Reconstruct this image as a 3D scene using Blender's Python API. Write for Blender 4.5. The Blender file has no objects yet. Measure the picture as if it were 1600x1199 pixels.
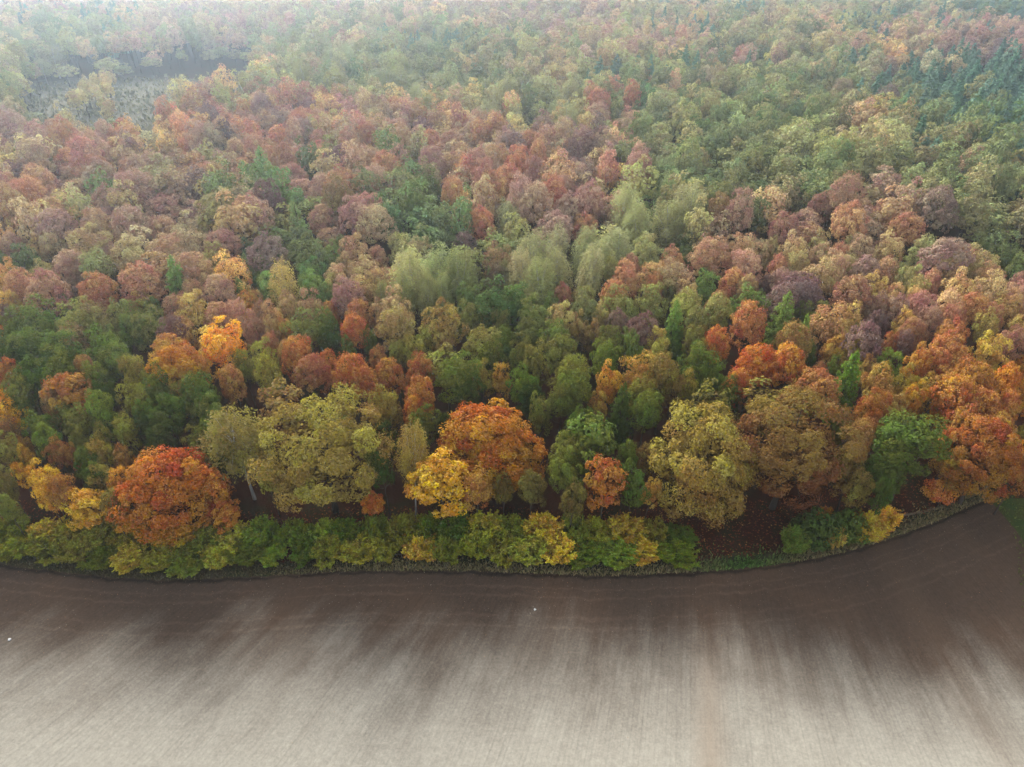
import bpy, math, random
import numpy as np

# ------------------------------------------------------------------ camera, sky, sun, exposure
scene = bpy.context.scene
COL = scene.collection
R = math.radians
W_PX, H_PX, F_PX = 1600.0, 1199.0, 1100.0      # the photograph's frame and focal length in its pixels
CAM_H, PITCH = 80.0, R(35.0)

cam_data = bpy.data.cameras.new('drone_camera')
cam_data.sensor_width = 36.0
cam_data.lens = 36.0 * F_PX / W_PX
cam_data.clip_start = 0.5
cam_data.clip_end = 12000.0
cam = bpy.data.objects.new('drone_camera', cam_data)
COL.objects.link(cam)
cam.location = (0, 0, CAM_H)
cam.rotation_euler = (R(90) - PITCH, 0, 0)
scene.camera = cam

SUN_ELEV, SUN_AZ = R(31), R(-25)               # azimuth measured from +Y towards +X
world = bpy.data.worlds.new('World')
scene.world = world
world.use_nodes = True
wn = world.node_tree.nodes
wn.clear()
sky = wn.new('ShaderNodeTexSky')
sky.sky_type = 'NISHITA'
sky.sun_disc = False
sky.sun_elevation = SUN_ELEV
sky.sun_rotation = SUN_AZ
sky.air_density = 1.0
sky.dust_density = 2.0
sky.ozone_density = 1.0
bg = wn.new('ShaderNodeBackground')
bg.inputs['Strength'].default_value = 0.11
wo = wn.new('ShaderNodeOutputWorld')
grey = wn.new('ShaderNodeHueSaturation')        # a veiled sky, less blue than a clear one
grey.inputs['Saturation'].default_value = 0.35
world.node_tree.links.new(sky.outputs['Color'], grey.inputs['Color'])
world.node_tree.links.new(grey.outputs['Color'], bg.inputs['Color'])
world.node_tree.links.new(bg.outputs['Background'], wo.inputs['Surface'])

sun_data = bpy.data.lights.new('sun', 'SUN')
sun_data.energy = 1.5
sun_data.angle = R(25)
sun_data.color = (1.0, 0.98, 0.95)
sun = bpy.data.objects.new('sun', sun_data)
COL.objects.link(sun)
sun.rotation_euler = (R(90) - SUN_ELEV, 0, math.pi - SUN_AZ)
sun.location = (0, 0, 200)

vs = scene.view_settings
vs.view_transform = 'Standard'
vs.look = 'None'
vs.gamma = 1.0
vs.use_curve_mapping = False
vs.exposure = 2.0
cy = scene.cycles
cy.max_bounces = 6
cy.diffuse_bounces = 3
cy.glossy_bounces = 1
cy.transmission_bounces = 3
cy.volume_bounces = 2
cy.transparent_max_bounces = 4
cy.use_denoising = True
cy.caustics_reflective = False
cy.caustics_refractive = False

HAZE_DENSITY = 0.00045
HAZE_COLOR = (0.71, 0.86, 1.0)

# ------------------------------------------------------------------ small helpers
rng = np.random.default_rng(7)
random.seed(7)

def srgb(r, g, b):
    f = lambda c: (c / 255 / 12.92) if c / 255 <= 0.04045 else ((c / 255 + 0.055) / 1.055) ** 2.4
    return np.array([f(r), f(g), f(b)])

def ground_h(x, y):
    """gentle undulation of the forest floor; the field and the forest edge stay level"""
    w = np.clip((np.asarray(y, float) - 130.0) / 90.0, 0, 1)
    x = np.asarray(x, float)
    y = np.asarray(y, float)
    h = 2.2 * np.sin(x / 61 + 0.7) * np.cos(y / 83) + 1.6 * np.sin(x / 37 + y / 47) + 1.3 * np.cos(y / 29 - x / 90)
    return w * h

SP, CP = math.sin(PITCH), math.cos(PITCH)

def unproject(px, py, z=0.0):
    """where the ray through a pixel of the photograph meets the level z"""
    u = (px - W_PX / 2) / F_PX
    v = -(py - H_PX / 2) / F_PX
    d = (u, CP + v * SP, -SP + v * CP)
    t = (CAM_H - z) / max(-d[2], 1e-3)
    return d[0] * t, d[1] * t

def depth_of(x, y, z):
    return y * CP + (CAM_H - z) * SP

def project(x, y, z):
    dz = z - CAM_H
    zc = y * CP - dz * SP
    yc = y * SP + dz * CP
    return W_PX / 2 + F_PX * x / zc, H_PX / 2 - F_PX * yc / zc

def mesh_np(name, verts, tris, mats, attr=None, mat_idx=None, smooth=False):
    verts = np.asarray(verts, dtype=np.float32)
    tris = np.asarray(tris, dtype=np.int32)
    me = bpy.data.meshes.new(name)
    me.vertices.add(len(verts))
    me.vertices.foreach_set('co', verts.ravel())
    me.loops.add(tris.size)
    me.loops.foreach_set('vertex_index', tris.ravel())
    me.polygons.add(len(tris))
    me.polygons.foreach_set('loop_start', np.arange(0, tris.size, 3, dtype=np.int32))
    me.polygons.foreach_set('loop_total', np.full(len(tris), 3, dtype=np.int32))
    if mat_idx is not None:
        me.polygons.foreach_set('material_index', np.asarray(mat_idx, dtype=np.int32))
    me.polygons.foreach_set('use_smooth', np.full(len(tris), smooth))
    for m in (mats if isinstance(mats, (list, tuple)) else [mats]):
        me.materials.append(m)
    if attr is not None:
        a = me.attributes.new('leaf', 'FLOAT_COLOR', 'POINT')
        a.data.foreach_set('color', np.asarray(attr, dtype=np.float32).ravel())
    me.update(calc_edges=True)
    me.validate()
    return me

def new_obj(name, data, parent=None):
    o = bpy.data.objects.new(name, data)
    COL.objects.link(o)
    if parent is not None:
        o.parent = parent
    return o

# ------------------------------------------------------------------ materials
def nodes_of(name):
    m = bpy.data.materials.new(name)
    m.use_nodes = True
    nt = m.node_tree
    nt.nodes.clear()
    return m, nt, nt.nodes, nt.links

def math_node(nt, op, a, b=None, clamp=False):
    n = nt.nodes.new('ShaderNodeMath')
    n.operation = op
    n.use_clamp = clamp
    for i, v in enumerate((a, b)):
        if v is None:
            continue
        if isinstance(v, (int, float)):
            n.inputs[i].default_value = v
        else:
            nt.links.new(v, n.inputs[i])
    return n.outputs[0]

def mix_rgb(nt, fac, a, b, mode='MIX'):
    n = nt.nodes.new('ShaderNodeMix')
    n.data_type = 'RGBA'
    n.blend_type = mode
    for key, v in (('Factor', fac), ('A', a), ('B', b)):
        sock = [s for s in n.inputs if s.name == key and (s.type == 'VALUE' if key == 'Factor' else s.type == 'RGBA')][0]
        if isinstance(v, (int, float)):
            sock.default_value = v
        elif isinstance(v, (tuple, list, np.ndarray)):
            sock.default_value = (float(v[0]), float(v[1]), float(v[2]), 1)
        else:
            nt.links.new(v, sock)
    return [s for s in n.outputs if s.type == 'RGBA'][0]

def foliage_material(name, instanced=False, trans=0.18):
    """leaf colour = the tree's own colour, varied from bough to bough and from leaf to leaf"""
    m, nt, N, L = nodes_of(name)
    out = N.new('ShaderNodeOutputMaterial')
    if instanced:
        src = N.new('ShaderNodeAttribute')
        src.attribute_type = 'INSTANCER'
        src.attribute_name = 'tint'
        base = src.outputs['Color']
    else:
        base = N.new('ShaderNodeObjectInfo').outputs['Color']
    at = N.new('ShaderNodeAttribute')
    at.attribute_name = 'leaf'
    sep = N.new('ShaderNodeSeparateColor')
    L.new(at.outputs['Color'], sep.inputs[0])
    hsv = N.new('ShaderNodeHueSaturation')
    L.new(base, hsv.inputs['Color'])
    hue = math_node(nt, 'ADD', math_node(nt, 'MULTIPLY', sep.outputs[0], 0.062), 0.4735)
    L.new(hue, hsv.inputs['Hue'])
    sat = math_node(nt, 'ADD', math_node(nt, 'MULTIPLY', sep.outputs[1], 0.25), 0.9)
    L.new(sat, hsv.inputs['Saturation'])
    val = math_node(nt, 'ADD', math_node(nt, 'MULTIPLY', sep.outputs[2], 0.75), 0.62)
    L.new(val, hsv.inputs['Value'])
    dif = N.new('ShaderNodeBsdfDiffuse')
    L.new(hsv.outputs[0], dif.inputs['Color'])
    tr = N.new('ShaderNodeBsdfTranslucent')
    L.new(hsv.outputs[0], tr.inputs['Color'])
    mx = N.new('ShaderNodeMixShader')
    mx.inputs[0].default_value = trans
    L.new(dif.outputs[0], mx.inputs[1])
    L.new(tr.outputs[0], mx.inputs[2])
    L.new(mx.outputs[0], out.inputs['Surface'])
    return m

def bark_material(name, c1, c2, scale=6.0):
    m, nt, N, L = nodes_of(name)
    out = N.new('ShaderNodeOutputMaterial')
    tc = N.new('ShaderNodeTexCoord')
    mp = N.new('ShaderNodeMapping')
    mp.inputs['Scale'].default_value = (1, 1, 0.25)
    L.new(tc.outputs['Object'], mp.inputs['Vector'])
    ns = N.new('ShaderNodeTexNoise')
    ns.inputs['Scale'].default_value = scale
    ns.inputs['Detail'].default_value = 4
    L.new(mp.outputs[0], ns.inputs['Vector'])
    col = mix_rgb(nt, ns.outputs['Fac'], c1, c2)
    d = N.new('ShaderNodeBsdfDiffuse')
    L.new(col, d.inputs['Color'])
    L.new(d.outputs[0], out.inputs['Surface'])
    return m

MAT_LEAF = foliage_material('leaves')
MAT_LEAF_FAR = foliage_material('far_leaves', instanced=True)
MAT_BARK = bark_material('bark', (0.035, 0.026, 0.02), (0.10, 0.08, 0.065))
MAT_BIRCH = bark_material('birch_bark', (0.12, 0.11, 0.10), (0.62, 0.60, 0.56), 3.0)

# ------------------------------------------------------------------ tree shapes
def unit(v):
    return v / np.maximum(np.linalg.norm(v, axis=-1, keepdims=True), 1e-9)

def sphere_points(n, r):
    return unit(r.normal(size=(n, 3)))

def spread_points(n, r, zmin=-1.0, tries=14):
    """directions spread evenly over a sphere above zmin"""
    pts = []
    for _ in range(n):
        c = sphere_points(tries * 3, r)
        c = c[c[:, 2] > zmin][:tries]
        if not pts:
            pts.append(c[0])
            continue
        d = np.min(np.linalg.norm(c[:, None, :] - np.array(pts)[None], axis=2), axis=1)
        pts.append(c[int(np.argmax(d))])
    return np.array(pts)

def cards(p, n, size, r, attr, axis=None, aspect=0.62, fold=0.18):
    """one small folded leaf spray (two triangles) at every point"""
    k = len(p)
    n = unit(n)
    a = r.normal(size=(k, 3)) if axis is None else axis
    t = unit(a - n * np.sum(a * n, axis=1, keepdims=True))
    b = np.cross(n, t)
    s = np.asarray(size).reshape(-1, 1) * np.ones((k, 1))
    asp = aspect * r.uniform(0.75, 1.25, size=(k, 1))
    f = n * s * fold * r.uniform(-0.4, 1.4, size=(k, 1))
    v = np.stack([p - t * s * 0.5, p + b * s * asp * 0.5 - f, p + t * s * 0.5, p - b * s * asp * 0.5 - f], axis=1)
    base = np.arange(k)[:, None] * 4
    tri = np.concatenate([base + np.array([[0, 2, 1]]), base + np.array([[0, 3, 2]])], axis=1).reshape(-1, 3)
    at = np.repeat(np.concatenate([attr, np.ones((k, 1))], axis=1), 4, axis=0)
    return v.reshape(-1, 3), tri, at

def join(parts):
    V, T, A, off = [], [], [], 0
    for v, t, a in parts:
        V.append(v)
        T.append(t + off)
        A.append(a)
        off += len(v)
    return np.concatenate(V), np.concatenate(T), np.concatenate(A)

def tube(pts, rad, sides=6):
    pts = np.asarray(pts, float)
    V, T = [], []
    for i, p in enumerate(pts):
        d = pts[min(i + 1, len(pts) - 1)] - pts[max(i - 1, 0)]
        d = d / (np.linalg.norm(d) + 1e-9)
        a = np.cross(d, [0.3, 1, 0.1])
        a /= np.linalg.norm(a) + 1e-9
        b = np.cross(d, a)
        for k in range(sides):
            th = 2 * math.pi * k / sides
            V.append(p + rad[i] * (a * math.cos(th) + b * math.sin(th)))
    for i in range(len(pts) - 1):
        for k in range(sides):
            q, w = i * sides + k, i * sides + (k + 1) % sides
            T += [[q, w, w + sides], [q, w + sides, q + sides]]
    return np.array(V), np.array(T)

def make_trunk(height, rad, tips, r, top=0.75, low=0.35):
    """a tapered trunk with limbs that reach towards the boughs"""
    bend = r.normal(size=2) * 0.03 * height
    f = np.linspace(0, 1, 6)
    pts = np.stack([bend[0] * f ** 2, bend[1] * f ** 2, f * height * top], axis=1)
    pts[0, 2] = -0.3
    parts = [tube(pts, rad * (1 - 0.75 * f) * np.where(f == 0, 1.35, 1.0), 8)]
    for tip in tips:
        q = r.uniform(low, top * 0.9)
        s = pts[0] + (pts[-1] - pts[0]) * q / top
        s = np.array([np.interp(q * height, pts[:, 2], pts[:, 0]), np.interp(q * height, pts[:, 2], pts[:, 1]), q * height])
        m = (s + tip) / 2 + np.array([0, 0, -0.06 * height * r.uniform(0, 1)]) + r.normal(size=3) * 0.15
        parts.append(tube([s, m, tip], [rad * 0.42, rad * 0.26, rad * 0.08], 5))
    V, T, off = [], [], 0
    for v, t in parts:
        V.append(v)
        T.append(t + off)
        off += len(v)
    return np.concatenate(V), np.concatenate(T)

def broad_crown(seed, rx, rz, zc, n1, n2, n3, leaf, r1=0.37, r2=0.33, zmin=-0.62, rough=0.16, up=0.35, jitter=0.36, inner=0.10,
                egg=0.0, flat=1.0, hue_by_height=0.0):
    """boughs on the crown's surface, clumps on every bough, leaf sprays on every clump"""
    r = np.random.default_rng(seed)
    d1 = spread_points(n1, r, zmin)
    shell = 0.78 * (1 + r.normal(size=(n1, 1)) * rough).clip(0.55, 1.3)
    stretch = np.array([rx * r.uniform(0.9, 1.1), rx * r.uniform(0.9, 1.1), rz])
    widen = 1 - egg * d1[:, 2:3]
    c1 = d1 * shell * stretch * np.concatenate([widen, widen, np.ones_like(widen)], axis=1)
    rad1 = r1 * rx * r.uniform(0.75, 1.25, size=n1)
    P, Nn, A, S = [], [], [], []
    tone1 = np.clip(r.normal(0.5, 0.28, size=n1), 0, 1)
    for i in range(n1):
        out = unit(c1[i] * np.array([1, 1, 0.8]) + np.array([0, 0, 0.25 * rx]))
        d2 = spread_points(n2 + n2 // 2, r, -1, 8)
        d2 = d2[np.argsort(-(d2 @ out))][:n2]
        c2 = c1[i] + d2 * rad1[i] * np.array([1, 1, 0.85 * flat]) * r.uniform(0.75, 1.12, size=(len(d2), 1))
        # drop clumps that lie well inside another bough
        dist = np.linalg.norm((c2[:, None] - c1[None]) / rad1[None, :, None], axis=2)
        dist[:, i] = 9
        c2 = c2[dist.min(axis=1) > 0.72]
        for c in c2:
            rr = rad1[i] * r2 * r.uniform(0.75, 1.35)
            d3 = sphere_points(n3, r)
            keep = (d3 @ unit(c - c1[i] * 0.55)) > -0.45
            d3 = d3[keep]
            k = len(d3)
            P.append(c + d3 * rr * r.uniform(0.55, 1.1, size=(k, 1)))
            Nn.append(d3 * 0.55 + unit(c - c1[i]) * 0.75 + out * 0.45 + np.array([0, 0, up]) + r.normal(size=(k, 3)) * jitter)
            tone2 = r.normal(0, 0.12)
            h = (c[2] / rz) * hue_by_height
            a = np.stack([np.clip(tone1[i] + tone2 - h + r.normal(0, 0.10, k), 0, 1),
                          r.uniform(0, 1, k),
                          np.clip(0.5 + (tone1[i] - 0.5) * 0.35 + tone2 + r.normal(0, 0.22, k), 0, 1)], axis=1)
            A.append(a)
            S.append(leaf * r.uniform(0.65, 1.35, size=k))
    P, Nn, A, S = map(np.concatenate, (P, Nn, A, S))
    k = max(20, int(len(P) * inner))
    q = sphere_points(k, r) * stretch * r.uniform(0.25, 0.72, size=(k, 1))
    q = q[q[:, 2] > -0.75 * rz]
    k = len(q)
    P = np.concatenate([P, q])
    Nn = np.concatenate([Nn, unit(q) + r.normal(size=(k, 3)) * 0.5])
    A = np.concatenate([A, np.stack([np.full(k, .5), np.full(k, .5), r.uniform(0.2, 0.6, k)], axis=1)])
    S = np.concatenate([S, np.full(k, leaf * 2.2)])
    P = P + np.array([0, 0, zc])
    return cards(P, Nn, S, r, A), c1 + np.array([0, 0, zc])

def birch_crown(seed, rx, rz, zc, n1, n3, leaf):
    """upright crown of fine hanging sprays"""
    r = np.random.default_rng(seed)
    P, Nn, A, S, X = [], [], [], [], []
    d1 = spread_points(n1, r, -0.75)
    c1 = d1 * np.array([rx, rx, rz]) * (0.8 * (1 + r.normal(size=(n1, 1)) * 0.22))
    top = np.clip((c1[:, 2:3] / rz - 0.2), 0, 1)
    c1[:, :2] *= 1 - 0.35 * top
    for i in range(n1):
        k = n3
        ln = r.uniform(0.18, 0.42) * rz
        t = r.uniform(0, 1, size=(k, 1)) ** 0.8
        w = 0.15 * rx * (0.45 + t)
        pos = c1[i] + np.concatenate([r.normal(size=(k, 2)) * w, -t * ln * 1.6 + ln * 0.6], axis=1)
        tone = np.clip(r.normal(0.5, 0.22), 0, 1)
        P.append(pos)
        out = unit(c1[i] + np.array([0, 0, 0.3 * rz]))
        Nn.append(out * 0.9 + np.array([0, 0, 0.5]) + r.normal(size=(k, 3)) * 0.45)
        X.append(np.array([0, 0, -1.0]) + r.normal(size=(k, 3)) * 0.35)
        A.append(np.stack([np.clip(tone + r.normal(0, .1, k), 0, 1), r.uniform(0, 1, k), np.clip(0.55 + (tone - .5) * .3 + r.normal(0, .16, k), 0, 1)], axis=1))
        S.append(leaf * r.uniform(0.7, 1.4, size=k))
    P, Nn, A, S, X = map(np.concatenate, (P, Nn, A, S, X))
    return cards(P + np.array([0, 0, zc]), Nn, S, r, A, axis=X, aspect=0.42, fold=0.1), c1 + np.array([0, 0, zc])

def conifer_crown(seed, rad, z0, z1, tiers, per, n3, leaf, droop=0.25, point=0.9):
    """whorls of boughs that shorten towards the tip, each bough a tapering fan of needle sprays"""
    r = np.random.default_rng(seed)
    P, Nn, A, S, X = [], [], [], [], []
    tips = []
    for ti in range(tiers):
        f = ti / (tiers - 1)
        z = z0 + (z1 - z0) * f
        ln = rad * ((1 - f) ** point * 0.95 + 0.05) * r.uniform(0.85, 1.1) * (0.75 + 0.25 * min(1, f * 5))
        for b in range(max(3, int(per * (1 - 0.55 * f)))):
            th = r.uniform(0, 2 * math.pi)
            L = ln * r.uniform(0.7, 1.15)
            d = np.array([math.cos(th), math.sin(th), 0])
            side = np.array([-d[1], d[0], 0])
            k = max(6, int(n3 * L / rad))
            t = np.sqrt(r.uniform(0.02, 1, size=(k, 1)))
            pos = d * L * t + side * r.normal(size=(k, 1)) * 0.16 * L * (1.1 - t) + np.array([0, 0, 1.0]) * (z - droop * L * t ** 1.5 + 0.3 * L * t + r.normal(size=(k, 1)) * 0.1 * rad * 0.5)
            tone = np.clip(r.normal(0.5, 0.2), 0, 1)
            P.append(pos)
            Nn.append(np.array([0, 0, 0.9]) + d * 0.5 + r.normal(size=(k, 3)) * 0.45)
            X.append(d + r.normal(size=(k, 3)) * 0.5)
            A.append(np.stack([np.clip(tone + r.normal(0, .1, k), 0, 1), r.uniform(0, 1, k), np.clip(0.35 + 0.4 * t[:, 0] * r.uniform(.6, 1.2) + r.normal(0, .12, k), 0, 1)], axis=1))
            S.append(leaf * r.uniform(0.7, 1.3, size=k))
    P, Nn, A, S, X = map(np.concatenate, (P, Nn, A, S, X))
    return cards(P, Nn, S, r, A, axis=X, aspect=0.42, fold=0.12), np.zeros((0, 3))

def shrub_crown(seed, rx, h, stems, n2, n3, leaf):
    """many upright stems with ferny, pointed leaf plumes"""
    r = np.random.default_rng(seed)
    P, Nn, A, S, X = [], [], [], [], []
    tips = []
    for s in range(stems):
        th, q = r.uniform(0, 2 * math.pi), math.sqrt(r.uniform(0, 1))
        top = np.array([math.cos(th) * rx * q, math.sin(th) * rx * q, h * (1 - 0.42 * q ** 2) * r.uniform(0.72, 1.08)])
        foot = top * np.array([0.35, 0.35, 0.0])
        tips.append(top)
        tone = np.clip(r.normal(0.5, 0.25), 0, 1)
        ax = unit(top - foot)
        for j in range(n2):
            f = r.uniform(0.22, 1.0)
            c = foot + (top - foot) * f
            out = unit(np.array([r.normal(), r.normal(), 0.75]) + 0.6 * np.array([c[0], c[1], 0]) / rx)
            ln = rx * 0.24 * r.uniform(0.6, 1.3)
            k = n3
            t = r.uniform(0.1, 1, size=(k, 1))
            pos = c + out * ln * t + r.normal(size=(k, 3)) * 0.16 * ln * (1.1 - t)
            P.append(pos)
            Nn.append(np.array([0, 0, 0.7]) + out * 0.3 + r.normal(size=(k, 3)) * 0.6)
            X.append(out + r.normal(size=(k, 3)) * 0.4)
            tj = np.clip(tone + r.normal(0, 0.25), 0, 1)
            A.append(np.stack([np.clip(tj + r.normal(0, .08, k), 0, 1), r.uniform(0, 1, k), np.clip(0.45 + 0.5 * (tj - .5) + r.normal(0, .3, k), 0, 1)], axis=1))
            S.append(leaf * r.uniform(0.7, 1.3, size=k))
    P, Nn, A, S, X = map(np.concatenate, (P, Nn, A, S, X))
    return cards(P, Nn, S, r, A, axis=X, aspect=0.4, fold=0.12), np.array(tips)

class Proto:
    """a tree shape at its natural size: crown mesh, trunk mesh, crown radius, height, height of the crown's middle"""
    def __init__(self, name, crown, tips, rad, height, zc, bark, trunk_r, seed, n_limbs=9, top=0.75):
        r = np.random.default_rng(seed + 1000)
        self.rad, self.height, self.zc = rad, height, zc
        v, t, a = crown
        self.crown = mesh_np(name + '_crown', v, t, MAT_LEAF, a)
        lt = tips[r.permutation(len(tips))[:n_limbs]] if len(tips) else []
        tv, tt = make_trunk(height, trunk_r, lt, r, top)
        self.trunk = mesh_np(name + '_trunk', tv, tt, bark, smooth=True)
        self.raw = (v, t, a, tv, tt)

PROTO = {}

def add_broad(kind, seed, rx, rz, height, **kw):
    zc = height - rz * 0.98
    crown, tips = broad_crown(seed, rx, rz, zc, **kw)
    PROTO.setdefault(kind, []).append(Proto(kind, crown, tips, rx, height, zc, MAT_BARK, 0.035 * rx + 0.12, seed))

for s in range(3):      # large open oaks of the forest edge
    add_broad('big_oak', 100 + s, 8.2, 9.6, 21.5, n1=46, n2=16, n3=58, leaf=0.32, r1=0.195, r2=0.42, rough=0.18, hue_by_height=-0.25, zmin=-0.8, up=0.3, inner=0.05)
for s in range(2):      # large dense maples
    add_broad('big_maple', 120 + s, 7.2, 8.2, 18.5, n1=66, n2=13, n3=50, leaf=0.30, r1=0.18, r2=0.44, rough=0.10, inner=0.05, hue_by_height=0.28, zmin=-0.85, up=0.2, egg=0.12)
for s in range(9):      # ordinary oaks
    add_broad('oak', 140 + s, 4.5, 6.0, 20.5, n1=27, n2=13, n3=24, leaf=0.36, r1=0.265, r2=0.40, rough=0.19, zmin=-0.7, inner=0.05)
for s in range(9):      # domed beeches
    add_broad('beech', 160 + s, 4.7, 5.6, 20.5, n1=42, n2=11, n3=24, leaf=0.34, r1=0.215, r2=0.42, rough=0.10, zmin=-0.6, egg=0.1, inner=0.05)
for s in range(3):
    add_broad('maple', 180 + s, 4.0, 5.4, 17.0, n1=32, n2=12, n3=24, leaf=0.36, r1=0.25, r2=0.40, rough=0.14, inner=0.05, zmin=-0.8, egg=0.1)
for s in range(5):
    crown, tips = birch_crown(200 + s, 3.6, 7.0, 13.8, 74, 110, 0.36)
    PROTO.setdefault('birch', []).append(Proto('birch', crown, tips, 3.6, 20.8, 13.8, MAT_BIRCH, 0.2, 200 + s, 12, 0.9))
for s in range(2):
    crown, tips = conifer_crown(220 + s, 4.2, 4.0, 20.5, 30, 13, 60, 0.5, droop=0.1, point=0.6)
    PROTO.setdefault('larch', []).append(Proto('larch', crown, tips, 3.6, 20.5, 12.5, MAT_BARK, 0.24, 220 + s, 0, 0.97))
for s in range(2):
    crown, tips = conifer_crown(240 + s, 4.0, 3.0, 20.0, 28, 13, 46, 0.6, droop=0.45, point=0.7)
    PROTO.setdefault('spruce', []).append(Proto('spruce', crown, tips, 3.2, 20.0, 12.5, MAT_BARK, 0.24, 240 + s, 0, 0.97))
for s in range(4):
    crown, tips = shrub_crown(260 + s, 2.5, 4.2, 46, 26, 13, 0.28)
    PROTO.setdefault('shrub', []).append(Proto('shrub', crown, tips, 2.5, 4.2, 2.3, MAT_BARK, 0.09, 260 + s, 10, 0.5))
for s in range(2):
    add_broad('bush', 280 + s, 2.4, 2.3, 4.4, n1=22, n2=11, n3=20, leaf=0.30, r1=0.34, r2=0.40, rough=0.07, zmin=-0.9)

# ------------------------------------------------------------------ leaf colours and their words
PAL = {
    'R': (165, 105, 55), 'O': (186, 107, 34), 'P': (157, 113, 84), 'M': (119, 88, 78), 'T': (162, 128, 74),
    'Y': (176, 136, 56), 'G': (208, 146, 24), 'L': (138, 128, 50), 'V': (110, 108, 42), 'N': (94, 104, 34),
    'B': (108, 130, 38), 'D': (64, 76, 28), 'K': (132, 128, 58), 'W': (116, 112, 54), 'S': (76, 106, 74), 'U': (126, 98, 50),
}
WORD = {
    'R': 'rust orange', 'O': 'fiery orange', 'P': 'pinkish brown', 'M': 'dull mauve', 'T': 'tan', 'Y': 'ochre yellow', 'G': 'golden yellow',
    'L': 'olive yellow', 'V': 'olive green', 'N': 'mid green', 'B': 'bright green', 'D': 'dark green', 'K': 'pale yellow-green', 'W': 'grey-green',
    'S': 'blue-green', 'U': 'brown olive', 'RP': 'pinkish rust', 'RT': 'tan orange', 'RO': 'orange rust', 'TR': 'tan orange', 'PT': 'pinkish tan', 'LYL': 'olive yellow', 'LYU': 'ochre olive', 'URU': 'tan brown', 'OOG': 'fiery orange',
    'TL': 'olive tan', 'LT': 'olive tan', 'YT': 'yellowish tan', 'TY': 'yellowish tan', 'TP': 'pinkish tan', 'PM': 'mauve brown', 'MP': 'mauve brown',
    'VL': 'yellowish green', 'LV': 'yellowish green', 'VN': 'fresh olive green', 'NV': 'fresh olive green', 'DN': 'deep green', 'ND': 'deep green',
    'NB': 'lively green', 'BN': 'lively green', 'LY': 'yellow olive', 'YL': 'yellow olive', 'YO': 'orange gold', 'YR': 'orange gold', 'RY': 'orange gold',
    'YG': 'gold yellow', 'UV': 'brown green', 'VU': 'brown green', 'UL': 'brown yellow', 'LU': 'brown yellow', 'UD': 'dark brown-green',
    'KN': 'light green', 'KV': 'light green', 'LK': 'pale olive', 'LB': 'yellow green', 'VW': 'grey olive', 'WV': 'grey olive', 'WK': 'pale grey-green',
    'OR': 'deep orange', 'OY': 'amber orange', 'YU': 'brown ochre', 'UY': 'brown ochre', 'VD': 'dark olive green', 'DV': 'dark olive green',
    'RM': 'dark copper', 'MR': 'dark copper', 'UM': 'dark brown', 'UR': 'copper brown', 'PR': 'pinkish rust', 'KY': 'pale yellow', 'UT': 'brown tan', 'VT': 'tan green',
}
ALBEDO = 1.45
DULL = 0.10

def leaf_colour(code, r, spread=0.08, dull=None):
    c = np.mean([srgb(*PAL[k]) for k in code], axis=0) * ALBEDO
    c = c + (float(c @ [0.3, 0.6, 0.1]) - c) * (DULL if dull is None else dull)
    if dull is not None:      # depth grading painted into the leaves: far trees faded as by haze, front ones darkened
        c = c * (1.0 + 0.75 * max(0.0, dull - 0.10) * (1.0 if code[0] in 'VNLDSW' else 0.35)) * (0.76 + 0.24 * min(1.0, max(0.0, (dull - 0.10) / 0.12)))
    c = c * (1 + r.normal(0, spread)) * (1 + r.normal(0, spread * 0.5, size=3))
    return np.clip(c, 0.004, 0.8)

def species(code):
    k = code[0]
    if k in 'RPM':
        return 'beech'
    if k in 'OG':
        return 'maple'
    if k in 'KW':
        return 'birch'
    if k == 'S':
        return 'spruce'
    if k == 'B':
        return 'larch'
    return 'oak'

# ------------------------------------------------------------------ the trees read off the photograph
# every entry: x y width colour [kind] in a 400 x 300 window of the photograph enlarged four times
TILE = {}
TILE[(0, 380)] = """20 130 110 N;180 140 170 DN;330 40 150 T;250 50 110 Y;90 30 140 P;540 30 220 TL;660 80 150 P;620 180 220 LV;440 150 200 P;290 210 130 L;40 240 140 Y;
140 290 200 RP;320 330 250 P;450 260 120 P;590 330 220 R;860 270 250 RP;830 120 230 T;1040 80 200 TP;1180 40 200 T;1380 30 200 P;1240 190 220 PT;1110 285 190 B;1380 130 150 L;
1560 100 130 D;1430 220 200 YG;1580 220 90 BN;1400 310 200 P;1190 340 130 PT;1510 320 90 B oak;1540 400 120 G;1250 450 190 YL;1090 440 160 MP;1400 480 180 P;1520 480 180 P;1080 570 170 M;
1200 590 140 YT;1440 650 250 G oak;1570 590 100 P;1080 700 200 RY;1050 800 250 YO;1240 780 200 YO;1180 900 150 Y;1470 890 170 RT;1540 780 130 L;1280 950 230 DN;950 560 170 V;870 520 190 N;
700 570 140 WK oak;760 470 150 LV;660 690 200 N;770 640 130 N;740 760 180 V;640 850 150 V;820 840 160 L;900 380 130 Y;850 420 90 P;970 450 100 N;560 490 180 TL;470 540 200 L;460 430 100 N;
230 520 230 N;100 600 180 N;200 680 200 N;380 690 210 N;60 680 150 N;360 820 200 N;200 880 200 ND;130 780 160 D;430 760 150 N;50 840 170 R;50 420 130 Y;60 480 110 M;140 450 110 Y;10 580 80 G;
500 620 150 T;520 820 130 RT;460 960 240 R maple;100 960 190 V;60 1070 180 G;170 1030 120 V;310 1010 120 T;690 940 110 N;650 1050 180 VN;410 1110 130 VW;500 1130 150 V;830 1010 170 V;920 1080 130 N;
980 920 180 N;1030 980 130 V;1070 1090 200 DN;1140 980 140 L;1230 1060 130 V;1340 1070 170 VW;1340 1160 160 N;280 1160 150 N;330 1110 90 R;960 1160 150 D"""
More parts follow.
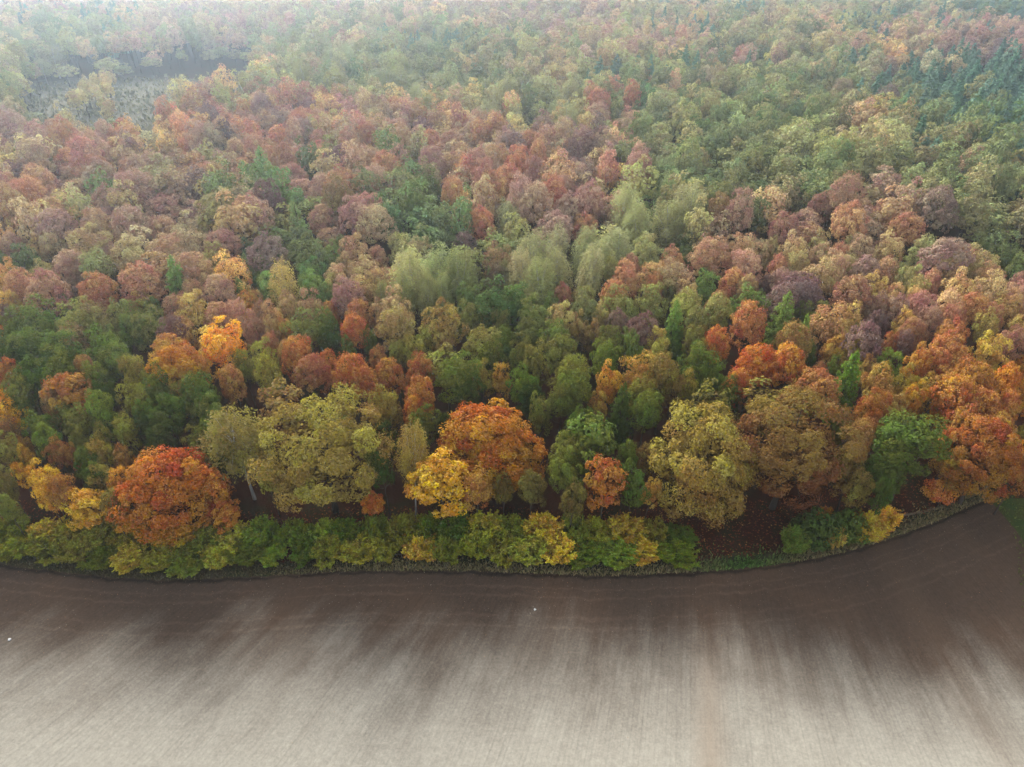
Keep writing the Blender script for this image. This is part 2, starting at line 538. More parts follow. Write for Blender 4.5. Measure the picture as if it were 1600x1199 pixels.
TILE[(400, 380)] = """90 90 220 M;340 110 220 VD;450 120 130 B oak;560 50 100 N;640 70 180 TR;780 110 130 PR;550 170 120 T;690 230 200 T;700 300 180 YT;480 260 150 T;500 310 120 L;900 60 160 L;
1020 70 160 LT;940 220 240 K;1120 190 190 K;1300 230 200 KN;900 340 140 K;1180 320 130 K;1050 340 130 K;1190 60 150 D;1330 40 150 M;1500 140 190 U;1500 240 130 UM;40 190 120 N;60 280 130 B oak;
190 280 140 YL birch;330 210 150 B oak;350 300 150 B oak;450 360 90 B oak;20 370 80 Y;140 170 100 ND;1330 370 150 N;1530 400 240 DN;1590 220 90 K;110 480 130 T;240 410 130 T;350 430 150 TP;
20 470 100 P;30 570 100 P;120 580 100 T;300 570 180 V;210 550 90 YO;450 520 130 N;470 640 160 D;600 700 100 N;590 350 200 MP;780 370 110 K;620 480 190 R;600 570 170 RO;490 450 110 R;770 480 140 T;
910 440 190 T;880 550 220 TL;720 640 100 N;1060 610 130 L;1190 530 230 UY;1170 690 120 UT;990 690 150 L;870 730 120 LV;1330 500 150 V;1430 480 110 V;1540 530 130 V;1400 640 210 VL;1550 650 140 N;
1240 840 220 VN;1300 920 150 ND;1450 740 150 N;1430 860 130 UL;1560 860 110 Y;80 660 100 RP;180 710 130 RT;290 720 200 R;440 790 130 R;340 820 190 RP;600 820 200 R;760 740 110 RT;860 840 200 R;
1050 810 170 R;1010 950 190 R;700 900 180 R;1010 1050 150 RO;810 1030 190 LU;60 740 150 L;100 860 190 L;1030 1140 180 NV"""
TILE[(800, 380)] = """110 110 230 KN;260 60 150 WK;450 60 200 KN;680 50 180 WK;40 230 160 K;300 210 160 K;470 190 170 K;190 280 170 K;820 60 140 L;840 120 150 LV;740 150 130 RP;1000 120 120 RP;620 180 110 L;
690 240 180 R;620 330 170 R;590 400 110 MR;850 240 150 TR;1010 220 180 T;890 300 120 R;1100 120 100 DN;1060 50 100 D;1220 100 220 PR;1340 50 100 T;1460 70 160 TY;1570 80 100 T;1470 170 200 RP;
1370 260 170 R;1480 300 160 RT;1590 290 90 M;1190 290 140 NB;1080 300 110 TP;1090 350 130 T;980 330 80 V;690 410 170 VL;870 400 180 V;850 470 100 L;1080 420 180 L;1160 500 160 LV;1290 440 200 VL;
1270 400 130 RT;1490 410 170 N;1590 470 70 N;340 360 120 RM;460 370 140 V;440 440 160 VW oak;260 430 120 N;60 400 190 ND;120 490 180 V;110 590 170 DV;330 500 170 LT;430 560 120 VT;490 600 120 U;
560 490 120 LT;660 530 140 M;800 580 180 M;1020 560 140 B larch;1160 630 140 V;1180 720 120 L;290 620 180 NV;620 640 140 V;700 650 140 N;590 740 190 NB oak;750 720 130 N;340 710 210 V;70 720 150 V;
170 770 170 VL;360 850 210 V;390 930 220 VN;60 920 170 N;90 990 140 D;290 990 180 V;190 1080 140 V;920 650 130 LY;900 740 150 L;950 830 230 UL;990 930 150 U;590 880 150 YO;520 1030 130 YU;
780 850 190 YR;780 960 170 VL;820 1040 180 VN;660 1080 140 DN larch;1180 800 210 N;1270 890 120 B oak;1080 930 130 L;1450 530 250 R;1300 640 170 RO;1500 760 230 RO;1440 900 180 R;1380 960 140 VD;410 1150 160 DN"""
TILE[(1200, 380)] = """30 70 90 L;170 60 150 T;300 40 120 L;200 160 150 TL;40 170 120 RP;330 110 130 TP;420 90 110 RP;520 60 110 L;480 170 110 L;600 60 150 PT;770 70 160 YT;690 30 90 P;940 60 150 L;
340 230 190 TL;590 190 180 PM;720 210 150 RP;830 190 90 LB;1090 100 270 PM;1290 150 180 TL;1130 190 180 T;1450 110 140 DN;1530 170 120 N;1590 250 70 B oak;1310 50 100 N;870 260 150 LK;930 310 130 L;
1000 260 130 PR;930 210 80 P;1160 310 170 TY;1370 310 200 T;1370 230 150 TR;1520 270 90 P;1540 370 150 P;200 300 200 M;50 260 150 PM;100 390 200 M;230 370 200 M;520 330 220 RP;690 310 130 Y;
800 350 120 T;890 370 110 TY;560 430 80 B;790 440 150 PM;960 420 160 P;1110 420 160 PT;1280 420 170 R;1390 480 130 PR;1470 440 140 YL;660 430 130 PM;690 530 140 M;300 480 140 V;360 540 210 YT;
520 510 170 YT;160 480 110 VD;70 530 180 B;190 640 130 B;270 720 100 ND;370 690 130 Y;510 720 150 YL;610 640 240 M;740 660 100 R;830 540 120 Y;880 590 140 PR;820 660 120 M;1030 510 160 MP;
950 590 130 P;1170 500 130 PR;1340 540 140 YL;1540 550 120 TY;1500 650 170 P;1350 700 180 Y;1380 790 90 Y;1130 620 190 R;1130 720 240 R;930 770 150 YO;730 790 150 LB;600 820 130 TY;680 890 180 YT;
840 920 140 YL;870 1000 150 YO;1010 950 160 LY;1250 880 250 R;1200 980 260 R;1350 1050 220 R;1500 880 180 RO;1580 970 120 YO;1470 1050 170 R;1580 790 80 G;120 760 260 RO;290 850 120 RP;380 810 90 V;
470 890 190 BN larch;640 1040 170 R;640 1140 150 YR;470 1150 130 V;780 1060 120 T;1060 1050 80 G;1100 1150 100 Y"""
TILE[(0, 640)] = """60 150 150 U;60 260 150 UV;160 240 90 YU;150 320 90 YG;150 400 90 G;290 200 160 NV;520 200 120 V;640 210 130 VL;690 130 80 N;810 150 160 VL;1010 180 180 D;440 290 100 UR;330 280 120 UR;
290 440 150 YG;310 540 120 YG;420 520 150 UR;540 350 150 ND;640 300 150 UL;580 430 140 DN;660 450 140 UV;760 320 120 YU;750 480 130 YO;1430 650 160 RO maple 5.5;1350 190 170 N;1230 250 150 V;
1350 320 150 DN;50 600 130 VN;1360 490 180 OY maple;60 470 120 UV;700 610 150 UV"""
TILE[(400, 640)] = """830 200 150 D;800 380 160 D;960 290 170 UL birch;1380 520 160 UR;1540 510 120 UD;740 590 130 RO maple 5;40 180 120 V;90 440 110 L;1180 110 120 D"""
TILE[(800, 640)] = """330 300 200 V;350 420 210 VD;420 140 180 DN;370 560 170 UD;120 480 170 UD;740 290 130 VN;770 480 190 DN;850 520 110 YU;830 330 120 U"""
TILE[(1200, 640)] = """450 140 120 V;610 180 170 RT;540 340 200 UV;540 490 150 VU;760 200 150 V;730 400 220 D;720 540 150 D;1180 350 120 UY;1590 300 120 G;1560 190 110 L;1150 200 130 D;1200 130 230 R;1440 140 220 R;1560 390 150 R"""

# hand-labelled landmarks: x y (middle of crown) width, kind, colour, height to crown middle, label, the words others use for it
LANDMARKS = [
    (258, 768, 150, 'big_maple', 'O', 8.5, 'large round deep orange maple standing right behind the hedge', 'the round deep orange maple'),
    (507, 712, 176, 'big_oak', 'LYL', 11.5, 'very large olive yellow oak with ragged open crown at the forest edge', 'the large olive yellow oak'),
    (770, 695, 150, 'big_maple', 'OOG', 9.0, 'large fiery orange maple with spreading crown turning gold at its lower edge', 'the orange and gold maple'),
    (1095, 720, 168, 'big_oak', 'LYU', 11.0, 'broad ochre yellow oak with billowing crown behind the hedge end', 'the broad ochre yellow oak'),
    (1232, 708, 160, 'big_oak', 'URU', 11.5, 'big tan brown oak beside the broad ochre yellow oak', 'the big tan brown oak'),
    (1430, 690, 98, 'oak', 'ND', 12.0, 'tall dense green oak at the forest edge left of the corner thicket', 'the tall dense green oak'),
    (942, 757, 58, 'maple', 'RO', 10.5, 'slim rust orange tree standing alone against dark green trees behind the hedge', 'the slim rust orange tree'),
    (686, 752, 90, 'maple', 'G', 10.0, 'bright golden yellow maple in front of the big orange and gold maple', 'the bright golden maple'),
    (372, 690, 84, 'birch', 'VU', 12.0, 'drooping grey-green birch beside the large olive yellow oak', 'the drooping grey-green birch'),
    (135, 795, 64, 'maple', 'G', 7.0, 'low bright yellow tree behind the hedge left of the round deep orange maple', 'the low bright yellow tree'),
    (1534, 718, 104, 'big_maple', 'RO', 9.5, 'wide orange red maple reaching the ground at the field corner', 'the orange red corner maple'),
]
LANDMARK_AT = {   # trees of the lists above that serve as landmarks: nearest listed tree to the point takes this label
    (277, 451): ('bright green larch standing out among rust and tan beeches', 'the far bright green larch'),
    (447, 450): ('small rounded yellow birch beside two bright green trees', 'the small rounded yellow birch'),
    (635, 435): ('largest pale yellow-green birch at the left of the birch group', 'the left birch group'),
    (783, 480): ('broad deep green oak below the birch grove', 'the broad deep green oak'),
    (1055, 520): ('pointed bright green larch among olive oaks', 'the pointed green larch'),
    (965, 650): ('dark green conical larch close behind the hedge trees', 'the dark conical larch'),
    (1317, 603): ('tall green larch standing between the tan oak and gold beeches', 'the tall green larch'),
    (1217, 512): ('bright green larch behind the round orange beech', 'the right bright green larch'),
    (1230, 570): ('round orange rust beech with smooth dome in front of a bright green larch', 'the round orange rust beech'),
    (1352, 540): ('dark mauve beech with nearly bare dull purple crown', 'the dark mauve beech'),
    (1257, 472): ('broad dull mauve beech above the bright green larch', 'the broad mauve beech'),
    (1472, 405): ('wide mauve brown beech dome on the right slope', 'the wide mauve brown beech'),
    (360, 542): ('golden yellow oak lying over orange gold beeches', 'the golden yellow oak'),
    (115, 620): ('rust orange maple ringed by green oaks on the left', 'the ringed rust maple'),
    (57, 510): ('large mid green oak at the left forest part', 'the large mid green left oak'),
    (697, 512): ('brown ochre pyramid shaped oak between tan and green oaks', 'the brown ochre pyramid oak'),
    (1000, 525): ('dark dull mauve beech left of the pointed bright green larch', 'the dull mauve small beech'),
    (1037, 587): ('tall brown yellow oak in front of the pointed green larch', 'the tall brown yellow oak'),
    (1162, 512): ('rust orange beech above a fiery orange pair', 'the upper rust beech'),
    (912, 395): ('tall light green birch in the middle of the birch grove', 'the tall light green birch'),
    (1098, 452): ('lively green oak among rust beeches', 'the lively green oak'),
    (422, 402): ('dull mauve beech beside an olive green oak', 'the far dull mauve beech'),
    (45, 415): ('deep green oak among tan and pink beeches on the left', 'the deep green far-left oak'),
}

TREES = []   # dict: x y rad kind code zc(scale) label
treerng = np.random.default_rng(11)

def place(px, py, wpx, kind, code, zc=None, **extra):
    protos = PROTO[kind]
    vi = int(treerng.integers(len(protos)))
    p = protos[vi]
    z = p.zc if zc is None else zc
    for _ in range(4):
        g = 0.0
        x, y = unproject(px, py, z)
        g = float(ground_h(x, y))
        x, y = unproject(px, py, z + g)
        rad = max(1.2, 0.5 * wpx * depth_of(x, y, z + g) / F_PX * 1.06)
        if zc is None:
            sc = rad / p.rad
            szn = (0.32 + 0.68 * min(sc, 1.15) if py > 650 else 0.5 + 0.5 * min(sc, 1.2)) if kind != 'birch' else 0.7 + 0.3 * sc
            z = p.zc * szn
    if zc is not None:
        szn = zc / p.zc
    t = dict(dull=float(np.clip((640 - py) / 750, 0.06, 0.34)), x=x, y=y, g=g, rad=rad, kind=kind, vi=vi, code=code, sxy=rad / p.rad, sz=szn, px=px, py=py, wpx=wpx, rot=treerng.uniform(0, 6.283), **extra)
    TREES.append(t)
    return t

for (px, py, w, kind, code, zc, label, ref) in LANDMARKS:
    t = place(px, py, w, kind, code, zc, label=label, ref=ref)
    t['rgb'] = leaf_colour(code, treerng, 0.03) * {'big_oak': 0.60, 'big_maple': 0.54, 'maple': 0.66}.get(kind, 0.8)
for (ox, oy), text in TILE.items():
    for item in text.replace('\n', '').split(';'):
        b = item.split()
        code = b[3]
        px, py, w = ox + float(b[0]) / 4, oy + float(b[1]) / 4, float(b[2]) / 4
        kind = b[4] if len(b) > 4 else species(code)
        place(px, py, w, kind, code, float(b[5]) if len(b) > 5 else None)
for (ax, ay), (label, ref) in LANDMARK_AT.items():
    t = min((t for t in TREES if 'label' not in t), key=lambda t: (t['px'] - ax) ** 2 + (t['py'] - ay) ** 2)
    t['label'], t['ref'] = label, ref

# ------------------------------------------------------------------ the rest of the forest, by the colours of each patch
GRID = """SPT SPT PTL PTL PTL PTV PTV PTL PTL PTL SVT TLS TLV TLV TLS SSN
VLT VLS VTP TPV LTP LTV LVT PTV PTL PTL STL STV LTV LVS PTS PTS
TVK TVL TLV TLV KVT VKT VLS VSL TLV TPL PTY VSL LVT LTY PPT PPM
VTL VTL VTL VTL KTV KVW KVL LVT VLT VLT SVL PVS LTV PLS STS SSS
TLV KYL KTY KLY KL KLV KKL KLV VLT VLS VLT LVN VLN VSP SSS SSS
LNL KLT TLK PRL PLR YLP KLY KLY KKV VKR VLN VLN LVN LVM SSV SSS
NLP PTL PTK PRM PRY YLP PRK KPY KLY RPL VLN LVN VLN LVT SDN DSS
NPL PTY TPY PMT PRM YLPR PPT PTY PTL PRT LVN VNL LTN TVL LVS SSV
PTY PTYL PRT PRL PRT PNLK PTD PTR PRT PTY LVN VDN NVL LVT LTV VLN
TPY PRT PRN TPR PRN NVP DNP PRTY RPT YPT NVL DVN VNL PLV LNV NLV
TPR NBLP PTRN PTNL NNLB RPN NDVB RPY PRTY YKTL KKLN DVN NTV PTLN NVL NVL
PTR PBPT PTR PRTY NNBL PRTN DNDL RPYT KKPL KKLR KKL NVR RPTL PRTP NLP NVL
TYP TLYP PRT MPTR NBNL TPR DNTL DNRU KKLW KKKL LRPK PRTY PRTL PTPM PMTR NLV
TYP TPR PRT PRT TNL TPR LNT VNL LVT LVN TRL PRT PRT PRT PRT PRN
VNL VTL LVT YRT RTL RLV VLN VNL VLN VNL LRU RYT VRY RYT RYL RYO
UVN VNU VUD VDU VDU UDV VDU UVD VDN VDU VUD UVD UVD VDR RUV RUV
UVD UVD UDV VDU DUV DUV DUV DUV DUV DUV DUV DUV DUV DUV DUV DUV""".split('\n')
GRID = [row.split() for row in GRID]

CLEARING = [(55, 132), (330, 106), (418, 104), (410, 196), (300, 190), (286, 258), (70, 262), (40, 200)]

def in_poly(px, py, poly):
    c = False
    j = len(poly) - 1
    for i in range(len(poly)):
        xi, yi = poly[i]
        xj, yj = poly[j]
        if (yi > py) != (yj > py) and px < (xj - xi) * (py - yi) / (yj - yi) + xi:
            c = not c
        j = i
    return c

# the field's edge along the forest, read off the photograph (left to right), then its corner and right side
EDGE_PX = [(-900, 905), (-500, 880), (-200, 868), (0, 882), (75, 891), (150, 900), (255, 907), (400, 901), (540, 892), (680, 891), (800, 894), (940, 900), (1080, 894), (1180, 887),
           (1250, 877), (1330, 860), (1400, 838), (1470, 812), (1520, 788), (1545, 781)]
CORNER_PX = [(1568, 786), (1580, 806), (1590, 850), (1597, 930), (1606, 1060), (1622, 1199)]
EDGE = [unproject(*p) for p in EDGE_PX]
CORNER = [unproject(*p) for p in CORNER_PX]
EX = np.array([p[0] for p in EDGE])
EY = np.array([p[1] for p in EDGE])

def edge_y(x):
    return np.interp(x, EX, EY)

grid_r = np.random.default_rng(5)
CELL = 8.0
buckets = {}

def add_bucket(x, y, rad):
    buckets.setdefault((int(x // CELL), int(y // CELL)), []).append((x, y, rad))

def too_close(x, y, rad, k):
    bx, by = int(x // CELL), int(y // CELL)
    for i in range(bx - 2, bx + 3):
        for j in range(by - 2, by + 3):
            for (a, b, q) in buckets.get((i, j), ()):
                if (a - x) ** 2 + (b - y) ** 2 < (k * (rad + q)) ** 2:
                    return True
    return False

for t in TREES:
    add_bucket(t['x'], t['y'], t['rad'])

def patch_code(px, py, r):
    gy = int(np.clip((py + r.normal(0, 7)) // 30, 0, len(GRID) - 1)) if py < 390 else int(np.clip(13 + (py - 390) // 110, 13, 16))
    gx = int(np.clip((px + r.normal(0, 18)) // 100, 0, 15))
    cell = GRID[gy][gx].replace('D', 'N')
    if 'P' in cell and 5 <= gy <= 12 and r.uniform() < 0.5:
        cell = 'PPRTPRTM'
    a = cell[int(r.integers(len(cell)))]
    b = cell[int(r.integers(len(cell)))]
    if a in 'KSB' or b in 'KSB' or r.uniform() < 0.4:
        return a
    return a + b if a != b else a

FILL = []
SIDE = 0.80
y = 62.0
while y < 820:
    step = 3.2 + y * 0.0035
    half = (y * CP + 70 * SP) * SIDE + 12
    for x in np.arange(-half, half, step):
        xx, yy = x + grid_r.uniform(-step, step) * 0.5, y + grid_r.uniform(-step, step) * 0.5
        if yy < edge_y(xx) + 9.5 or (xx > CORNER[0][0] - 1 and yy < 92):
            continue
        g = float(ground_h(xx, yy))
        bpx, bpy_ = project(xx, yy, g)
        px, py = project(xx, yy, g + 13.5)
        rad = grid_r.uniform(3.1, 5.1) * (1.0 if yy < 350 else 1.08)
        code = patch_code(px, py, grid_r)
        kind = species(code)
        if kind == 'larch':
            kind = 'oak' if grid_r.uniform() < 0.6 else 'larch'
        if kind in ('larch', 'spruce'):
            rad *= 0.95
        if in_poly(bpx + grid_r.normal(0, 9), bpy_ + grid_r.normal(0, 5), CLEARING):
            if not (120 < bpx < 190 and 150 < bpy_ < 215 and grid_r.uniform() < 0.3):
                continue
            kind, code, rad = ('oak', 'LT', 2.3) if grid_r.uniform() < 0.6 else ('oak', 'LY', 2.0)
        near_hand = 370 < py < 850
        low = 0.55 if in_poly(bpx, bpy_, CLEARING) else 1.0
        if too_close(xx, yy, rad, 0.78 if near_hand else 0.69):
            continue
        add_bucket(xx, yy, rad)
        p = PROTO[kind]
        vi = int(grid_r.integers(len(p)))
        sxy = rad / p[vi].rad
        sz = grid_r.uniform(0.74, 1.16) * low
        if near_hand:
            sz *= 0.8
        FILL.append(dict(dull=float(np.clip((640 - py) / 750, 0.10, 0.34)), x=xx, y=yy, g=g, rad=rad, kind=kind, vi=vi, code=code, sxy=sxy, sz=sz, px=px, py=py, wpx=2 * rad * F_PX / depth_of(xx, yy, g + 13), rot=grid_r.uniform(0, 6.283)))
    y += step

N_EACH = 290

# ------------------------------------------------------------------ ground, field, verge, path
def terrain_material():
    m, nt, N, L = nodes_of('forest_floor')
    out = N.new('ShaderNodeOutputMaterial')
    geo = N.new('ShaderNodeNewGeometry')
    n1 = N.new('ShaderNodeTexNoise')
    n1.inputs['Scale'].default_value = 0.22
    n1.inputs['Detail'].default_value = 6
    L.new(geo.outputs['Position'], n1.inputs['Vector'])
    n2 = N.new('ShaderNodeTexNoise')
    n2.inputs['Scale'].default_value = 3.0
    n2.inputs['Detail'].default_value = 8
    n2.inputs['Roughness'].default_value = 0.75
    L.new(geo.outputs['Position'], n2.inputs['Vector'])
    litter = mix_rgb(nt, n2.outputs['Fac'], (0.018, 0.008, 0.006), (0.085, 0.030, 0.016))
    moss = mix_rgb(nt, n2.outputs['Fac'], (0.018, 0.016, 0.008), (0.06, 0.042, 0.018))
    f = math_node(nt, 'MULTIPLY', math_node(nt, 'SUBTRACT', n1.outputs['Fac'], 0.46), 6, clamp=True)
    col = mix_rgb(nt, f, litter, moss)
    # the clearing far off and its surroundings: dull dry grass, by distance from its middle
    sep = N.new('ShaderNodeSeparateXYZ')
    L.new(geo.outputs['Position'], sep.inputs[0])
    cx, cyy = unproject(190, 165)
    dx = math_node(nt, 'MULTIPLY', math_node(nt, 'SUBTRACT', sep.outputs[0], cx), 1 / 130.0)
    dy = math_node(nt, 'MULTIPLY', math_node(nt, 'SUBTRACT', sep.outputs[1], cyy), 1 / 75.0)
    d = math_node(nt, 'SQRT', math_node(nt, 'ADD', math_node(nt, 'MULTIPLY', dx, dx), math_node(nt, 'MULTIPLY', dy, dy)))
    n3 = N.new('ShaderNodeTexNoise')
    n3.inputs['Scale'].default_value = 0.6
    n3.inputs['Detail'].default_value = 5
    L.new(geo.outputs['Position'], n3.inputs['Vector'])
    g = math_node(nt, 'MULTIPLY', math_node(nt, 'SUBTRACT', math_node(nt, 'ADD', 0.75, math_node(nt, 'MULTIPLY', n1.outputs['Fac'], 0.5)), d), 3, clamp=True)
    grass = mix_rgb(nt, n3.outputs['Fac'], (0.09, 0.085, 0.06), (0.20, 0.18, 0.13))
    col = mix_rgb(nt, g, col, grass)
    b = N.new('ShaderNodeBump')
    b.inputs['Strength'].default_value = 0.8
    b.inputs['Distance'].default_value = 0.3
    L.new(n2.outputs['Fac'], b.inputs['Height'])
    dif = N.new('ShaderNodeBsdfDiffuse')
    L.new(col, dif.inputs['Color'])
    L.new(b.outputs[0], dif.inputs['Normal'])
    L.new(dif.outputs[0], out.inputs['Surface'])
    return m

def grid_mesh(name, xs, ys, mat, zfun):
    X, Y = np.meshgrid(xs, ys)
    Z = zfun(X, Y)
    V = np.stack([X.ravel(), Y.ravel(), Z.ravel()], axis=1)
    nx = len(xs)
    i, j = np.meshgrid(np.arange(nx - 1), np.arange(len(ys) - 1))
    a = (j * nx + i).ravel()
    T = np.concatenate([np.stack([a, a + 1, a + nx + 1], 1), np.stack([a, a + nx + 1, a + nx], 1)])
    return new_obj(name, mesh_np(name, V, T, mat, smooth=True))

xs = np.concatenate([np.linspace(-3000, -900, 12)[:-1], np.linspace(-900, 900, 121), np.linspace(900, 3000, 12)[1:]])
ys = np.concatenate([np.linspace(-1500, 0, 8)[:-1], np.linspace(0, 900, 101), np.linspace(900, 4000, 14)[1:]])
ground = grid_mesh('ground', xs, ys, terrain_material(), lambda x, y: ground_h(x, y))
ground['kind'] = 'structure'
ground['label'] = 'forest floor of dark leaf litter and a dry grass clearing'

FAN = unproject(1080, 340)         # the drilled rows run towards this far point

def field_material():
    m, nt, N, L = nodes_of('tilled_soil')
    out = N.new('ShaderNodeOutputMaterial')
    geo = N.new('ShaderNodeNewGeometry')
    sep = N.new('ShaderNodeSeparateXYZ')
    L.new(geo.outputs['Position'], sep.inputs[0])
    dx = math_node(nt, 'SUBTRACT', sep.outputs[0], FAN[0])
    dy = math_node(nt, 'SUBTRACT', FAN[1], sep.outputs[1])
    ang = math_node(nt, 'ARCTAN2', dx, dy)
    rad = math_node(nt, 'SQRT', math_node(nt, 'ADD', math_node(nt, 'MULTIPLY', dx, dx), math_node(nt, 'MULTIPLY', dy, dy)))
    def streak(sa, sr, detail, seed, rough=0.6):
        cv = N.new('ShaderNodeCombineXYZ')
        L.new(math_node(nt, 'MULTIPLY', ang, sa), cv.inputs[0])
        L.new(math_node(nt, 'MULTIPLY', rad, sr), cv.inputs[1])
        cv.inputs[2].default_value = seed
        n = N.new('ShaderNodeTexNoise')
        n.inputs['Scale'].default_value = 1.0
        n.inputs['Detail'].default_value = detail
        n.inputs['Roughness'].default_value = rough
        L.new(cv.outputs[0], n.inputs['Vector'])
        return n.outputs['Fac']
    wide = streak(34, 0.05, 3, 1.0)
    fine = streak(130, 0.12, 4, 5.0, 0.7)
    rows = streak(430, 0.06, 1, 9.0)
    low = N.new('ShaderNodeTexNoise')
    low.inputs['Scale'].default_value = 0.045
    low.inputs['Detail'].default_value = 3
    L.new(geo.outputs['Position'], low.inputs['Vector'])
    grain = N.new('ShaderNodeTexNoise')
    grain.inputs['Scale'].default_value = 3.5
    grain.inputs['Detail'].default_value = 9
    grain.inputs['Roughness'].default_value = 0.8
    L.new(geo.outputs['Position'], grain.inputs['Vector'])
    fe = N.new('ShaderNodeAttribute')
    fe.attribute_name = 'from_edge'
    patch = N.new('ShaderNodeTexNoise')
    patch.inputs['Scale'].default_value = 0.13
    patch.inputs['Detail'].default_value = 4
    L.new(geo.outputs['Position'], patch.inputs['Vector'])
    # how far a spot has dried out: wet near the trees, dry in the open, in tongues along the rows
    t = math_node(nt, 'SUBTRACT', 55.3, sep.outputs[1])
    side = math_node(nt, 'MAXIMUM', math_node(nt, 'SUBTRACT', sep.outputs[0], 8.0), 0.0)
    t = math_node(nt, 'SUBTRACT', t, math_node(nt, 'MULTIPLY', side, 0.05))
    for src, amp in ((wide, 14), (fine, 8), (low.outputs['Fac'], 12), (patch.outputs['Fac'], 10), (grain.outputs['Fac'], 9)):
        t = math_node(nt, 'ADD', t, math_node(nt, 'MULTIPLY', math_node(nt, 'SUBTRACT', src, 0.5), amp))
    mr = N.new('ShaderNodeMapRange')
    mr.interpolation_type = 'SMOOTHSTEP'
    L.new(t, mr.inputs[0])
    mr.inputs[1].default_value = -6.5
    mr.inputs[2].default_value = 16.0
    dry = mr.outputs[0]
    g = grain.outputs['Fac']
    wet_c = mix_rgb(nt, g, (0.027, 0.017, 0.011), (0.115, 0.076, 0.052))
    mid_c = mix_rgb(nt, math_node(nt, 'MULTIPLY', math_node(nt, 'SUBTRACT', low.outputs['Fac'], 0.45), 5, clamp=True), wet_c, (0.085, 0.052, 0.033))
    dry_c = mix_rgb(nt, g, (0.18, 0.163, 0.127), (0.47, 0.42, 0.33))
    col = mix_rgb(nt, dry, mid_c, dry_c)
    # drilled rows: thin darker lines, clods, and wheel tracks of the headland along the edge
    ph = math_node(nt, 'ADD', math_node(nt, 'MULTIPLY', ang, 900.0), math_node(nt, 'MULTIPLY', fine, 3.0))
    line = math_node(nt, 'POWER', math_node(nt, 'ABSOLUTE', math_node(nt, 'SINE', ph)), 5.0)
    line = math_node(nt, 'MULTIPLY', line, math_node(nt, 'MULTIPLY', math_node(nt, 'SUBTRACT', rows, 0.3), 0.36, clamp=True))
    rowf = math_node(nt, 'SUBTRACT', 1.06, line)
    clod = N.new('ShaderNodeTexNoise')
    clod.inputs['Scale'].default_value = 1.3
    clod.inputs['Detail'].default_value = 6
    clod.inputs['Roughness'].default_value = 0.7
    L.new(geo.outputs['Position'], clod.inputs['Vector'])
    rowf = math_node(nt, 'MULTIPLY', rowf, math_node(nt, 'ADD', 0.62, math_node(nt, 'MULTIPLY', clod.outputs['Fac'], 0.76)))
    for off, wd, amt in ((2.6, 0.25, 0.16), (4.1, 0.25, 0.16), (7.4, 0.3, 0.12), (9.0, 0.3, 0.12), (0.4, 0.5, -0.35)):
        d_ = math_node(nt, 'ABSOLUTE', math_node(nt, 'SUBTRACT', fe.outputs['Fac'], off))
        d_ = math_node(nt, 'ADD', d_, math_node(nt, 'MULTIPLY', math_node(nt, 'SUBTRACT', patch.outputs['Fac'], 0.5), 0.8))
        k_ = math_node(nt, 'SUBTRACT', 1.0, math_node(nt, 'MULTIPLY', d_, 1 / wd), clamp=True)
        rowf = math_node(nt, 'ADD', rowf, math_node(nt, 'MULTIPLY', k_, math_node(nt, 'MULTIPLY', clod.outputs['Fac'], amt * 3.6)))
    cmb = N.new('ShaderNodeCombineXYZ')
    for i in range(3):
        L.new(rowf, cmb.inputs[i])
    col = mix_rgb(nt, 1.0, col, cmb.outputs[0], 'MULTIPLY')
    # a sandy strip of lighter brown soil that runs with the rows
    def strip(px, py, width, c, amount):
        x, yy = unproject(px, py)
        a0 = math.atan2(x - FAN[0], FAN[1] - yy)
        d = math_node(nt, 'ABSOLUTE', math_node(nt, 'SUBTRACT', math_node(nt, 'ADD', ang, math_node(nt, 'MULTIPLY', math_node(nt, 'SUBTRACT', g, 0.5), 0.01)), a0))
        f = math_node(nt, 'SUBTRACT', 1.0, math_node(nt, 'MULTIPLY', d, 1 / width), clamp=True)
        f = math_node(nt, 'MULTIPLY', f, amount)
        return mix_rgb(nt, f, col, c, 'MIX')
    col = strip(1107, 1080, 0.016, (0.30, 0.22, 0.15), math_node(nt, 'MULTIPLY', dry, 0.55))
    col = strip(1440, 960, 0.03, (0.20, 0.12, 0.07), 0.14)
    bm = N.new('ShaderNodeBump')
    bm.inputs['Strength'].default_value = 0.6
    bm.inputs['Distance'].default_value = 0.12
    L.new(math_node(nt, 'ADD', g, math_node(nt, 'MULTIPLY', rows, 0.8)), bm.inputs['Height'])
    dif = N.new('ShaderNodeBsdfDiffuse')
    dif.inputs['Roughness'].default_value = 0.6
    L.new(col, dif.inputs['Color'])
    L.new(bm.outputs[0], dif.inputs['Normal'])
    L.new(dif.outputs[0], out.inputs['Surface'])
    return m

def sheet(name, pts_a, pts_b, z, mat, rows=2):
    """a strip between two lines of equally many points"""
    a, b = np.array(pts_a), np.array(pts_b)
    V = []
    for r_ in range(rows):
        f = r_ / (rows - 1)
        q = a * (1 - f) + b * f
        V.append(np.concatenate([q, np.full((len(q), 1), z)], axis=1))
    n = len(a)
    V = np.concatenate(V)
    T = []
    for r_ in range(rows - 1):
        for i in range(n - 1):
            k = r_ * n + i
            T += [[k, k + n, k + n + 1], [k, k + n + 1, k + 1]]
    T = np.array(T)
    # make faces look up
    p = V[T[0]]
    if np.cross(p[1] - p[0], p[2] - p[0])[2] < 0:
        T = T[:, ::-1]
    o = new_obj(name, mesh_np(name, V, T, mat))
    o['kind'] = 'structure'
    return o

